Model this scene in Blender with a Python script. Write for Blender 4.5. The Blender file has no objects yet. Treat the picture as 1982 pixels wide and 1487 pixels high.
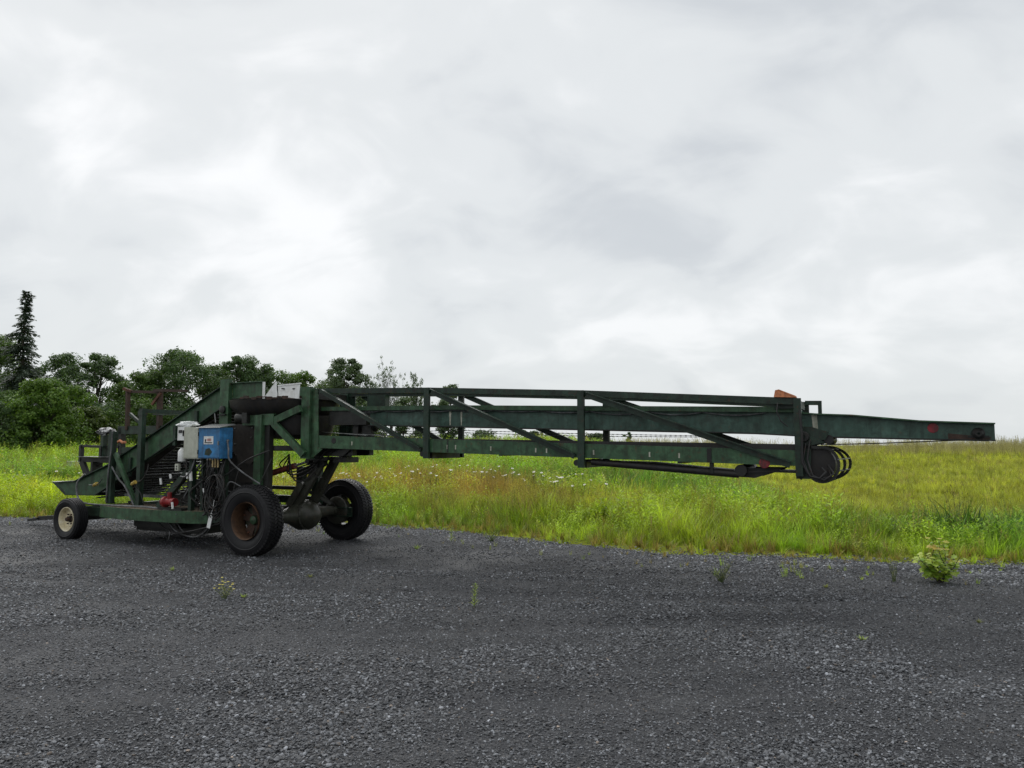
import bpy, math, random
import numpy as np
from mathutils import Vector, Matrix, noise as mnoise

S = bpy.context.scene
COL = S.collection
R = math.radians
random.seed(7)
rng = np.random.default_rng(11)

# ------------------------------------------------------------------ camera
F_PIX, W_PIX = 1415.0, 1982.0
EYE = 1.6
cam_d = bpy.data.cameras.new('camera')
cam_d.sensor_width = 36.0
cam_d.lens = 36.0 * F_PIX / W_PIX
cam_d.clip_end = 3000
cam_d.clip_start = 0.05
cam = bpy.data.objects.new('camera', cam_d)
COL.objects.link(cam)
cam.location = (0, 0, EYE)
cam.rotation_euler = (R(90) + math.atan((862 - 743.5) / F_PIX), 0, 0)
S.camera = cam

# ------------------------------------------------------------------ sky and sun
SUN_AZ, SUN_EL = R(-32), R(50)          # behind the clouds, ahead and to the left
world = bpy.data.worlds.new('World')
S.world = world
world.use_nodes = True


def build_world():
    nt = world.node_tree
    nt.nodes.clear()
    N = nt.nodes.new
    L = nt.links.new
    tc = N('ShaderNodeTexCoord')
    sep = N('ShaderNodeSeparateXYZ')
    L(tc.outputs['Generated'], sep.inputs[0])

    def math_(op, a, b=None, c=None, clamp=False):
        n = N('ShaderNodeMath')
        n.operation = op
        n.use_clamp = clamp
        for i, q in enumerate((a, b, c)):
            if q is None:
                continue
            if isinstance(q, (int, float)):
                n.inputs[i].default_value = q
            else:
                L(q, n.inputs[i])
        return n.outputs[0]
    up = math_('MAXIMUM', sep.outputs['Z'], 0.0)
    den = math_('ADD', up, 0.55)
    px = math_('DIVIDE', sep.outputs['X'], den)
    py = math_('DIVIDE', sep.outputs['Y'], den)
    comb = N('ShaderNodeCombineXYZ')
    L(px, comb.inputs[0])
    L(py, comb.inputs[1])

    def mapped(rot, scale, off):
        m = N('ShaderNodeMapping')
        m.inputs['Rotation'].default_value = (0, 0, rot)
        m.inputs['Scale'].default_value = scale
        m.inputs['Location'].default_value = off
        L(comb.outputs[0], m.inputs['Vector'])
        return m.outputs[0]

    def noi(vec, scale, detail, rough, dist):
        n = N('ShaderNodeTexNoise')
        n.inputs['Scale'].default_value = scale
        n.inputs['Detail'].default_value = detail
        n.inputs['Roughness'].default_value = rough
        n.inputs['Distortion'].default_value = dist
        L(vec, n.inputs['Vector'])
        return n.outputs['Fac']
    n1 = noi(mapped(R(40), (1.0, 1.25, 1), (3.383, 1.938, 0)), 1.6, 5.0, 0.5, 0.4)
    n2 = noi(mapped(R(38), (1.0, 1.35, 1), (8.69, 5.228, 2)), 4.6, 6.0, 0.5, 0.5)
    v = math_('ADD', math_('MULTIPLY', n1, 0.56), math_('MULTIPLY', n2, 0.44))
    ramp = N('ShaderNodeValToRGB')
    cr = ramp.color_ramp
    cr.interpolation = 'EASE'
    cr.elements[0].position = 0.36
    cr.elements[0].color = (0.575, 0.605, 0.635, 1)
    cr.elements[1].position = 0.645
    cr.elements[1].color = (0.90, 0.91, 0.92, 1)
    e = cr.elements.new(0.5)
    e.color = (0.715, 0.74, 0.755, 1)
    L(v, ramp.inputs[0])
    # thin veil that evens the cloud base out towards the horizon
    veil = math_('MULTIPLY', math_('POWER', math_('SUBTRACT', 1.0, up, clamp=True), 7.0), 0.6)
    mixh = N('ShaderNodeMix')
    mixh.data_type = 'RGBA'
    L(veil, mixh.inputs['Factor'])
    L(ramp.outputs[0], mixh.inputs['A'])
    mixh.inputs['B'].default_value = (0.66, 0.695, 0.70, 1)
    sky = N('ShaderNodeTexSky')
    sky.sky_type = 'NISHITA'
    sky.sun_disc = False
    sky.sun_elevation = SUN_EL
    sky.sun_rotation = SUN_AZ
    sky.air_density = 1.0
    sky.dust_density = 2.0
    bg_sky = N('ShaderNodeBackground')
    bg_sky.inputs['Strength'].default_value = 0.08
    L(sky.outputs[0], bg_sky.inputs['Color'])
    bg_cl = N('ShaderNodeBackground')
    bg_cl.inputs['Strength'].default_value = 0.79
    L(mixh.outputs['Result'], bg_cl.inputs['Color'])
    ms = N('ShaderNodeMixShader')
    ms.inputs[0].default_value = 0.95          # the cloud deck is nearly closed
    L(bg_sky.outputs[0], ms.inputs[1])
    L(bg_cl.outputs[0], ms.inputs[2])
    out = N('ShaderNodeOutputWorld')
    L(ms.outputs[0], out.inputs[0])


build_world()
sd = bpy.data.lights.new('sun', 'SUN')
sd.energy = 1.5
sd.angle = R(75)
sd.color = (1.0, 0.975, 0.94)
sun = bpy.data.objects.new('sun', sd)
COL.objects.link(sun)
sun.rotation_euler = Vector((math.sin(SUN_AZ) * math.cos(SUN_EL), math.cos(SUN_AZ) * math.cos(SUN_EL),
                             math.sin(SUN_EL))).to_track_quat('Z', 'Y').to_euler()
S.view_settings.view_transform = 'Standard'
S.view_settings.look = 'None'
S.view_settings.exposure = 0.5
S.view_settings.gamma = 1.0
S.view_settings.use_curve_mapping = False
S.cycles.max_bounces = 6
S.cycles.transparent_max_bounces = 6


# ------------------------------------------------------------------ materials
def new_mat(name):
    m = bpy.data.materials.new(name)
    m.use_nodes = True
    nt = m.node_tree
    b = nt.nodes['Principled BSDF']
    return m, nt, b


def tex_noise(nt, vec, scale, detail=4, rough=0.55, dist=0.0):
    n = nt.nodes.new('ShaderNodeTexNoise')
    n.inputs['Scale'].default_value = scale
    n.inputs['Detail'].default_value = detail
    n.inputs['Roughness'].default_value = rough
    n.inputs['Distortion'].default_value = dist
    if vec is not None:
        nt.links.new(vec, n.inputs['Vector'])
    return n.outputs['Fac']


def ramp(nt, fac, stops, interp='LINEAR'):
    n = nt.nodes.new('ShaderNodeValToRGB')
    n.color_ramp.interpolation = interp
    el = n.color_ramp.elements
    while len(el) < len(stops):
        el.new(0.5)
    for e, (p, c) in zip(el, stops):
        e.position = p
        e.color = (c, c, c, 1) if isinstance(c, (int, float)) else (*c, 1)
    nt.links.new(fac, n.inputs[0])
    return n.outputs[0]


def mix(nt, fac, a, b, mode='MIX'):
    n = nt.nodes.new('ShaderNodeMix')
    n.data_type = 'RGBA'
    n.blend_type = mode
    for key, q in (('Factor', fac), ('A', a), ('B', b)):
        if isinstance(q, (int, float)):
            n.inputs[key].default_value = q
        elif isinstance(q, tuple):
            n.inputs[key].default_value = (*q, 1)
        else:
            nt.links.new(q, n.inputs[key])
    return n.outputs['Result']


def bump(nt, b, h, strength, dist):
    n = nt.nodes.new('ShaderNodeBump')
    n.inputs['Strength'].default_value = strength
    n.inputs['Distance'].default_value = dist
    nt.links.new(h, n.inputs['Height'])
    nt.links.new(n.outputs[0], b.inputs['Normal'])


def objvec(nt, scale=(1, 1, 1)):
    t = nt.nodes.new('ShaderNodeTexCoord')
    m = nt.nodes.new('ShaderNodeMapping')
    m.inputs['Scale'].default_value = scale
    nt.links.new(t.outputs['Object'], m.inputs['Vector'])
    return m.outputs[0]


def paint(name, ca, cb, dirt=(0.02, 0.018, 0.014), rust=(0.09, 0.035, 0.016), dirt_amt=0.6, rust_amt=0.5,
          rough=(0.28, 0.6), metallic=0.0, grain=9.0):
    m, nt, b = new_mat(name)
    v = objvec(nt)
    vs = objvec(nt, (7, 7, 0.9))
    base = mix(nt, tex_noise(nt, v, 2.3, 5), ca, cb)
    fade = ramp(nt, tex_noise(nt, v, 5.5, 7, 0.65, 0.6), [(0.5, 0.0), (0.7, 0.55)])
    base = mix(nt, fade, base, tuple(min(0.85, 1.7 * q + 0.006) for q in cb))
    streak = ramp(nt, tex_noise(nt, vs, 2.2, 6, 0.6), [(0.45, 0.0), (0.72, dirt_amt)])
    c = mix(nt, streak, base, dirt)
    blot = ramp(nt, tex_noise(nt, v, grain, 9, 0.68, 0.4), [(0.46, 0.0), (0.66, dirt_amt)])
    c = mix(nt, blot, c, dirt)
    rs = ramp(nt, tex_noise(nt, v, grain * 1.9, 8, 0.72), [(0.575, 0.0), (0.68, rust_amt)])
    c = mix(nt, rs, c, rust)
    nt.links.new(c, b.inputs['Base Color'])
    rr = ramp(nt, tex_noise(nt, v, grain * 0.7, 6), [(0.3, rough[0]), (0.7, rough[1])])
    nt.links.new(rr, b.inputs['Roughness'])
    b.inputs['Metallic'].default_value = metallic
    b.inputs['Specular IOR Level'].default_value = 0.32
    bump(nt, b, tex_noise(nt, v, 38, 5), 0.25, 0.004)
    return m


M = {}
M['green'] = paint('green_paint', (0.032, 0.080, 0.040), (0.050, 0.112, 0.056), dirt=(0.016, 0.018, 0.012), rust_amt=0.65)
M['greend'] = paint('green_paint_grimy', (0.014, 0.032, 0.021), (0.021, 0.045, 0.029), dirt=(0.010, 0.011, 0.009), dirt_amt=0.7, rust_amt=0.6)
M['teal'] = paint('green_paint_boards', (0.036, 0.078, 0.060), (0.054, 0.108, 0.084), dirt=(0.015, 0.018, 0.014), dirt_amt=0.55, rust_amt=0.35)
M['dark'] = paint('black_greasy_steel', (0.014, 0.015, 0.014), (0.022, 0.023, 0.021), dirt=(0.012, 0.011, 0.010),
                  rust=(0.035, 0.018, 0.012), rough=(0.3, 0.6))
M['axle'] = paint('oily_axle_steel', (0.030, 0.034, 0.026), (0.045, 0.047, 0.036), dirt=(0.018, 0.016, 0.012), rough=(0.25, 0.5))
M['rust'] = paint('rusty_steel', (0.085, 0.035, 0.020), (0.14, 0.060, 0.034), dirt=(0.03, 0.02, 0.016), rust=(0.20, 0.075, 0.03),
                  rough=(0.55, 0.85))
M['rustdark'] = paint('brown_weathered_steel', (0.040, 0.024, 0.018), (0.065, 0.036, 0.026), rust=(0.13, 0.05, 0.03), rough=(0.5, 0.8))
M['rim_rust'] = paint('rusty_rim', (0.060, 0.032, 0.019), (0.120, 0.066, 0.036), dirt=(0.03, 0.02, 0.015), rust=(0.14, 0.06, 0.028),
                      rough=(0.45, 0.8), grain=14)
M['cream'] = paint('cream_rim', (0.62, 0.55, 0.36), (0.70, 0.64, 0.45), dirt=(0.25, 0.17, 0.09), rust=(0.20, 0.09, 0.04), dirt_amt=0.35, grain=16)
M['blue'] = paint('blue_cabinet_paint', (0.030, 0.16, 0.36), (0.045, 0.21, 0.44), dirt=(0.03, 0.045, 0.07), rust=(0.05, 0.05, 0.05),
                  dirt_amt=0.5, rust_amt=0.4, grain=8)
M['grey'] = paint('grey_cabinet_paint', (0.42, 0.44, 0.37), (0.50, 0.51, 0.43), dirt=(0.22, 0.22, 0.17), rust=(0.2, 0.16, 0.1),
                  dirt_amt=0.35, rust_amt=0.2)
M['lid'] = paint('grey_lid_paint', (0.085, 0.095, 0.097), (0.12, 0.13, 0.132), dirt=(0.08, 0.08, 0.07))
M['white'] = paint('white_sheet', (0.74, 0.76, 0.76), (0.80, 0.81, 0.80), dirt=(0.4, 0.38, 0.33), rust=(0.3, 0.2, 0.1), dirt_amt=0.3,
                   rust_amt=0.3)
M['red'] = paint('red_paint', (0.20, 0.010, 0.012), (0.28, 0.02, 0.022), dirt=(0.06, 0.01, 0.01), rust=(0.1, 0.03, 0.02), dirt_amt=0.5)
M['redcyl'] = paint('dull_red_cylinder', (0.15, 0.035, 0.028), (0.20, 0.055, 0.042), dirt=(0.05, 0.02, 0.015))
M['galv'] = paint('galvanised_steel', (0.16, 0.17, 0.17), (0.26, 0.27, 0.27), dirt=(0.08, 0.07, 0.06), rough=(0.25, 0.5), metallic=0.7)
M['chrome'] = paint('bright_steel', (0.55, 0.56, 0.56), (0.65, 0.66, 0.66), dirt=(0.2, 0.19, 0.17), rough=(0.15, 0.35), metallic=0.9,
                    dirt_amt=0.3)
M['ply'] = paint('wet_plywood', (0.27, 0.21, 0.155), (0.34, 0.27, 0.20), dirt=(0.06, 0.05, 0.04), rust=(0.1, 0.06, 0.04), rough=(0.2, 0.45))
M['belt'] = paint('black_belt_rubber', (0.012, 0.012, 0.013), (0.022, 0.021, 0.021), dirt=(0.03, 0.025, 0.02), rust=(0.03, 0.02, 0.016),
                  rough=(0.35, 0.65))
M['cable'] = paint('black_cable', (0.016, 0.016, 0.017), (0.03, 0.03, 0.03), rough=(0.4, 0.6))
M['conduit'] = paint('grey_conduit', (0.10, 0.105, 0.11), (0.15, 0.155, 0.16), rough=(0.35, 0.55))
M['brass'] = paint('brass', (0.40, 0.30, 0.14), (0.48, 0.37, 0.19), metallic=0.6, rough=(0.3, 0.5))
M['yellow'] = paint('yellow_plug', (0.55, 0.36, 0.05), (0.62, 0.44, 0.10), dirt=(0.1, 0.07, 0.02))
M['chute'] = paint('brown_black_chute', (0.022, 0.018, 0.016), (0.034, 0.028, 0.025), rust=(0.07, 0.045, 0.03), rough=(0.4, 0.7))
M['wood'] = paint('rotten_wood', (0.09, 0.05, 0.035), (0.14, 0.075, 0.05), rough=(0.6, 0.85))
M['orange'] = paint('weathered_orange', (0.48, 0.15, 0.055), (0.56, 0.22, 0.10), dirt=(0.16, 0.07, 0.04), rust=(0.6, 0.3, 0.15), rough=(0.4, 0.7), grain=20)
M['mark'] = paint('pale_paint_mark', (0.42, 0.42, 0.34), (0.52, 0.50, 0.42), dirt=(0.15, 0.17, 0.12), dirt_amt=0.6, grain=22)
M['redmark'] = paint('red_paint_mark', (0.24, 0.02, 0.03), (0.32, 0.03, 0.04), dirt=(0.06, 0.03, 0.03), grain=30, dirt_amt=0.8)
M['print'] = paint('black_print', (0.03, 0.03, 0.03), (0.05, 0.05, 0.05))
M['printred'] = paint('pale_red_print', (0.6, 0.3, 0.28), (0.68, 0.4, 0.36))


def rubber_mat():
    m, nt, b = new_mat('tyre_rubber')
    v = objvec(nt)
    c = mix(nt, tex_noise(nt, v, 6, 8, 0.65), (0.007, 0.007, 0.008), (0.020, 0.020, 0.022))
    mud = ramp(nt, tex_noise(nt, v, 4.5, 8, 0.7, 0.5), [(0.62, 0.0), (0.76, 0.6)])
    c = mix(nt, mud, c, (0.075, 0.068, 0.058))
    nt.links.new(c, b.inputs['Base Color'])
    b.inputs['Specular IOR Level'].default_value = 0.22
    rr = ramp(nt, tex_noise(nt, v, 5, 6), [(0.3, 0.30), (0.7, 0.6)])
    nt.links.new(rr, b.inputs['Roughness'])
    bump(nt, b, tex_noise(nt, v, 60, 4), 0.2, 0.004)
    return m


M['rubber'] = rubber_mat()


def leaf_mat(name, ca, cb, trans=0.35, rough=0.45, attr=None):
    m, nt, b = new_mat(name)
    geo = nt.nodes.new('ShaderNodeNewGeometry')
    if attr:
        at = nt.nodes.new('ShaderNodeAttribute')
        at.attribute_name = attr
        at.attribute_type = 'INSTANCER'
        k = ramp(nt, geo.outputs['Random Per Island'], [(0.0, 0.48), (1.0, 1.4)])
        c = mix(nt, 1.0, at.outputs['Color'], k, 'MULTIPLY')
    else:
        c = mix(nt, geo.outputs['Random Per Island'], ca, cb)
        big = ramp(nt, tex_noise(nt, geo.outputs['Position'], 0.55, 3), [(0.3, 0.75), (0.7, 1.25)])
        c = mix(nt, 1.0, c, big, 'MULTIPLY')
    nt.links.new(c, b.inputs['Base Color'])
    b.inputs['Roughness'].default_value = rough
    b.inputs['Specular IOR Level'].default_value = 0.35
    tr = nt.nodes.new('ShaderNodeBsdfTranslucent')
    tc = mix(nt, 1.0, c, (1.15, 1.2, 0.55), 'MULTIPLY')
    nt.links.new(tc, tr.inputs['Color'])
    ms = nt.nodes.new('ShaderNodeMixShader')
    ms.inputs[0].default_value = trans
    nt.links.new(b.outputs[0], ms.inputs[1])
    nt.links.new(tr.outputs[0], ms.inputs[2])
    nt.links.new(ms.outputs[0], nt.nodes['Material Output'].inputs['Surface'])
    return m


def bark_mat(name, a, b_):
    m, nt, b = new_mat(name)
    v = objvec(nt, (6, 6, 1.2))
    f = tex_noise(nt, v, 3, 6)
    nt.links.new(mix(nt, f, a, b_), b.inputs['Base Color'])
    b.inputs['Roughness'].default_value = 0.85
    bump(nt, b, f, 0.6, 0.03)
    return m


M['bark'] = bark_mat('bark', (0.035, 0.03, 0.024), (0.08, 0.068, 0.055))
M['stem'] = bark_mat('green_stem', (0.06, 0.09, 0.03), (0.10, 0.13, 0.05))


# ------------------------------------------------------------------ mesh builder
class MB:
    def __init__(s):
        s.v = []
        s.f = []

    def add(s, vs, fs):
        o = len(s.v)
        s.v.extend([tuple(p) for p in vs])
        s.f.extend([tuple(i + o for i in f) for f in fs])
        return s

    def box(s, a, b):
        x0, y0, z0 = a
        x1, y1, z1 = b
        return s.add([(x0, y0, z0), (x1, y0, z0), (x1, y1, z0), (x0, y1, z0), (x0, y0, z1), (x1, y0, z1), (x1, y1, z1), (x0, y1, z1)],
                     [(3, 2, 1, 0), (4, 5, 6, 7), (0, 1, 5, 4), (1, 2, 6, 5), (2, 3, 7, 6), (3, 0, 4, 7)])

    def bar(s, p0, p1, w, h, up=(0, 0, 1), w1=None, h1=None):
        p0, p1 = Vector(p0), Vector(p1)
        d = (p1 - p0).normalized()
        up = Vector(up)
        if abs(d.dot(up)) > 0.98:
            up = Vector((0, 1, 0))
        sd_ = d.cross(up).normalized()
        u2 = sd_.cross(d).normalized()
        w1 = w if w1 is None else w1
        h1 = h if h1 is None else h1
        vs = []
        for p, ww, hh in ((p0, w, h), (p1, w1, h1)):
            for a, b in ((-1, -1), (1, -1), (1, 1), (-1, 1)):
                vs.append(p + sd_ * (a * ww / 2) + u2 * (b * hh / 2))
        return s.add(vs, [(3, 2, 1, 0), (4, 5, 6, 7), (0, 1, 5, 4), (1, 2, 6, 5), (2, 3, 7, 6), (3, 0, 4, 7)])

    def chan(s, p0, p1, h, w, t=0.012, side=1, h1=None):
        """C channel lying along p0-p1: web of height h in the plane facing v, flanges of width w pointing to side*v"""
        p0, p1 = Vector(p0), Vector(p1)
        h1 = h if h1 is None else h1
        s.bar(p0, p1, t, h, (0, 0, 1), None, h1)
        for sg in (-1, 1):
            o0 = Vector((0, side * (w / 2 + t / 2), sg * (h / 2 - t / 2)))
            o1 = Vector((0, side * (w / 2 + t / 2), sg * (h1 / 2 - t / 2)))
            s.bar(p0 + o0, p1 + o1, w, t)
        return s

    def tube(s, pts, r, n=8, r1=None, cap=True):
        pts = [Vector(p) for p in pts]
        m = len(pts)
        r1 = r if r1 is None else r1
        vs = []
        prev = None
        for i, p in enumerate(pts):
            d = (pts[min(i + 1, m - 1)] - pts[max(i - 1, 0)])
            if d.length < 1e-6:
                d = Vector((0, 0, 1))
            d.normalize()
            ref = prev if prev is not None else (Vector((0, 0, 1)) if abs(d.z) < 0.9 else Vector((1, 0, 0)))
            a = d.cross(ref)
            if a.length < 1e-4:
                a = d.cross(Vector((0.3, 1, 0.2)))
            a.normalize()
            b = a.cross(d).normalized()
            prev = b
            rr = r + (r1 - r) * i / max(1, m - 1)
            for k in range(n):
                t = 2 * math.pi * k / n
                vs.append(p + a * (math.cos(t) * rr) + b * (math.sin(t) * rr))
        fs = []
        for i in range(m - 1):
            for k in range(n):
                k2 = (k + 1) % n
                fs.append((i * n + k, i * n + k2, (i + 1) * n + k2, (i + 1) * n + k))
        if cap:
            fs.append(tuple(range(n - 1, -1, -1)))
            fs.append(tuple((m - 1) * n + k for k in range(n)))
        return s.add(vs, fs)

    def lathe(s, prof, c, n=40, axis='y', closed=False):
        """prof: list of (radius, along); revolved about axis through c"""
        c = Vector(c)
        vs = []
        for (rr, a) in prof:
            for k in range(n):
                t = 2 * math.pi * k / n
                if axis == 'y':
                    vs.append(c + Vector((rr * math.cos(t), a, rr * math.sin(t))))
                elif axis == 'z':
                    vs.append(c + Vector((rr * math.cos(t), rr * math.sin(t), a)))
                else:
                    vs.append(c + Vector((a, rr * math.cos(t), rr * math.sin(t))))
        fs = []
        m = len(prof)
        for i in range(m if closed else m - 1):
            j = (i + 1) % m
            for k in range(n):
                k2 = (k + 1) % n
                fs.append((i * n + k, i * n + k2, j * n + k2, j * n + k))
        return s.add(vs, fs)

    def prism(s, poly, y0, y1):
        """polygon of (u, z) extruded from v=y0 to v=y1"""
        n = len(poly)
        vs = [(p[0], y0, p[1]) for p in poly] + [(p[0], y1, p[1]) for p in poly]
        fs = [tuple(range(n)), tuple(range(2 * n - 1, n - 1, -1))]
        for i in range(n):
            j = (i + 1) % n
            fs.append((j, i, i + n, j + n))
        return s.add(vs, fs)

    def build(s, name, mat, parent=None, smooth=None, recalc=True):
        me = bpy.data.meshes.new(name)
        me.from_pydata(s.v, [], s.f)
        me.validate(clean_customdata=False)
        if recalc:
            import bmesh
            bm = bmesh.new()
            bm.from_mesh(me)
            bmesh.ops.recalc_face_normals(bm, faces=bm.faces)
            bm.to_mesh(me)
            bm.free()
        if smooth:
            me.polygons.foreach_set('use_smooth', [True] * len(me.polygons))
            me.set_sharp_from_angle(angle=R(smooth))
        me.materials.append(M[mat] if isinstance(mat, str) else mat)
        o = bpy.data.objects.new(name, me)
        COL.objects.link(o)
        if parent is not None:
            o.parent = parent
        return o


def tag(o, label=None, cat=None, group=None, kind=None):
    for k, q in (('label', label), ('category', cat), ('group', group), ('kind', kind)):
        if q:
            o[k] = q
    return o


def empty(name, loc, rz=0.0):
    o = bpy.data.objects.new(name, None)
    o.empty_display_size = 0.3
    o.location = loc
    o.rotation_euler = (0, 0, rz)
    COL.objects.link(o)
    return o


# ------------------------------------------------------------------ terrain
EDGE = [(-60, 19.0), (-10.7, 16.3), (-6.0, 15.9), (-2.84, 15.0), (0.08, 12.9), (2.3, 10.9), (4.4, 10.5), (6.7, 9.9), (12, 9.0), (40, 7.0), (120, 5.0)]
EX = np.array([e[0] for e in EDGE])
EY = np.array([e[1] for e in EDGE])


def vnoise(x, y, seed=0):
    """smooth value noise in 0..1, vectorised"""
    x = np.asarray(x, float)
    y = np.asarray(y, float)
    xi, yi = np.floor(x).astype(int), np.floor(y).astype(int)
    fx, fy = x - xi, y - yi
    fx, fy = fx * fx * (3 - 2 * fx), fy * fy * (3 - 2 * fy)

    def h(a, b):
        q = np.sin(a * 127.1 + b * 311.7 + seed * 74.7) * 43758.5453
        return q - np.floor(q)
    return (h(xi, yi) * (1 - fx) + h(xi + 1, yi) * fx) * (1 - fy) + (h(xi, yi + 1) * (1 - fx) + h(xi + 1, yi + 1) * fx) * fy


def fbm(x, y, seed=0, o=3):
    t, a, s_ = 0, 0.5, 0
    for i in range(o):
        t = t + a * vnoise(np.asarray(x) * 2 ** i, np.asarray(y) * 2 ** i, seed + i * 13)
        s_ += a
        a *= 0.5
    return t / s_


def edge_y(x):
    x = np.asarray(x, float)
    return np.interp(x, EX, EY) + (fbm(x * 0.9, x * 0 + 3.3, 5) - 0.5) * 0.9


def smooth01(t):
    t = np.clip(t, 0, 1)
    return t * t * (3 - 2 * t)


def ground_z(x, y):
    x = np.asarray(x, float)
    y = np.asarray(y, float)
    d = y - np.interp(x, EX, EY)
    z = 1.18 * smooth01(d / 46.0) ** 0.85
    z = z + (fbm(x * 0.25, y * 0.25, 9) - 0.5) * 0.22 * np.clip(d / 6.0, 0, 1)
    return z


def gz(x, y):
    return float(ground_z(x, y))


def field_mat():
    m, nt, b = new_mat('field_soil')
    g = nt.nodes.new('ShaderNodeNewGeometry').outputs['Position']
    c = mix(nt, tex_noise(nt, g, 0.35, 5), (0.14, 0.185, 0.026), (0.27, 0.28, 0.045))
    c = mix(nt, ramp(nt, tex_noise(nt, g, 9, 6), [(0.45, 0.0), (0.7, 0.8)]), c, (0.075, 0.085, 0.022))
    nt.links.new(c, b.inputs['Base Color'])
    b.inputs['Roughness'].default_value = 1.0
    b.inputs['Specular IOR Level'].default_value = 0.0
    bump(nt, b, tex_noise(nt, g, 14, 6), 0.5, 0.05)
    return m


def build_field():
    xs = np.concatenate([np.linspace(-900, -70, 14), np.linspace(-60, 60, 81), np.linspace(70, 900, 14)])
    ys = np.concatenate([np.linspace(-40, 6, 8), np.linspace(7, 75, 70), np.linspace(85, 1400, 22)])
    X, Y = np.meshgrid(xs, ys)
    Z = ground_z(X, Y) - 0.004
    near = Y < np.interp(X, EX, EY)
    Z[near] = -0.01 - 0.11 * np.clip((np.interp(X, EX, EY) - Y)[near] / 2.0, 0, 1)
    n, m_ = X.shape
    vs = np.stack([X.ravel(), Y.ravel(), Z.ravel()], 1)
    fs = [(i * m_ + j, i * m_ + j + 1, (i + 1) * m_ + j + 1, (i + 1) * m_ + j) for i in range(n - 1) for j in range(m_ - 1)]
    mb = MB()
    mb.add(vs.tolist(), fs)
    o = mb.build('ground', field_mat(), None, 60, recalc=False)
    tag(o, kind='structure')


def gravel_mat():
    m, nt, b = new_mat('dark_gravel')
    g = nt.nodes.new('ShaderNodeNewGeometry').outputs['Position']

    def vor(scale):
        v = nt.nodes.new('ShaderNodeTexVoronoi')
        v.inputs['Scale'].default_value = scale
        v.inputs['Randomness'].default_value = 1.0
        nt.links.new(g, v.inputs['Vector'])
        return v
    v1 = vor(70)
    v2 = vor(135)
    sep = nt.nodes.new('ShaderNodeSeparateColor')
    nt.links.new(v1.outputs['Color'], sep.inputs[0])
    sep2 = nt.nodes.new('ShaderNodeSeparateColor')
    nt.links.new(v2.outputs['Color'], sep2.inputs[0])
    c1 = ramp(nt, sep.outputs[0], [(0.0, (0.014, 0.0145, 0.016)), (0.7, (0.040, 0.043, 0.049)), (0.93, (0.080, 0.081, 0.086)), (1.0, (0.16, 0.157, 0.153))])
    c2 = ramp(nt, sep2.outputs[1], [(0.0, (0.014, 0.0145, 0.016)), (0.8, (0.040, 0.043, 0.050)), (1.0, (0.10, 0.10, 0.103))])
    c = mix(nt, tex_noise(nt, g, 1.3, 4), c1, c2)
    big = ramp(nt, tex_noise(nt, g, 0.42, 5, 0.6), [(0.3, 0.74), (0.7, 1.22)])
    c = mix(nt, 1.0, c, big, 'MULTIPLY')
    nt.links.new(c, b.inputs['Base Color'])
    rr = ramp(nt, tex_noise(nt, g, 0.8, 5), [(0.35, 0.6), (0.65, 0.9)])
    nt.links.new(rr, b.inputs['Roughness'])
    b.inputs['Specular IOR Level'].default_value = 0.25
    hgt = mix(nt, 0.5, v1.outputs['Distance'], v2.outputs['Distance'])
    bump(nt, b, hgt, 0.9, 0.012)
    return m


def gravel_h(x, y):
    x = np.asarray(x, float)
    y = np.asarray(y, float)
    rut = 0
    for (y0, sl, cv) in ((4.75, .05, .010), (6.45, .05, .010), (7.75, -.10, .016), (9.3, -.10, .016)):
        q = (y - (y0 + sl * x + cv * x * x + .12 * np.sin(x * .9 + y0))) / .20
        rut = rut + .5 * np.exp(-(q - 1.5) ** 2) - np.exp(-q * q)
    rut = rut * .022 * np.clip(fbm(x * .5, y * .3, 44) * 2.2 - .5, 0, 1)
    return 0.012 + rut + (fbm(x * 0.55, y * 0.9, 21, 4) - 0.5) * 0.05 * np.clip((np.interp(x, EX, EY) - y) / 1.5 + 0.3, 0, 1)


def build_gravel():
    xs = np.concatenate([np.linspace(-60, -14, 24), np.linspace(-13.8, 13.8, 185), np.linspace(14, 60, 24)])
    rows = 90
    t = np.linspace(0, 1, rows) ** 0.7
    X = np.repeat(xs[None, :], rows, 0)
    y0, y1 = -30.0, edge_y(xs)
    tt = np.concatenate([[0.0], np.linspace(0.62, 1, rows - 1)])
    Y = y0 + (y1[None, :] - y0) * tt[:, None]
    Z = gravel_h(X, Y)
    Z[0, :] = 0.0
    n, m_ = X.shape
    vs = np.stack([X.ravel(), Y.ravel(), Z.ravel()], 1)
    fs = [(i * m_ + j, i * m_ + j + 1, (i + 1) * m_ + j + 1, (i + 1) * m_ + j) for i in range(n - 1) for j in range(m_ - 1)]
    mb = MB()
    mb.add(vs.tolist(), fs)
    o = mb.build('gravel_yard', gravel_mat(), None, 80, recalc=False)
    tag(o, kind='structure')


build_field()
build_gravel()


# ------------------------------------------------------------------ scatter (geometry nodes, for what nobody could count)
def proto_obj(name, mb, mat, smooth=None):
    o = mb.build(name, mat, None, smooth)
    COL.objects.unlink(o)
    return o


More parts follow.
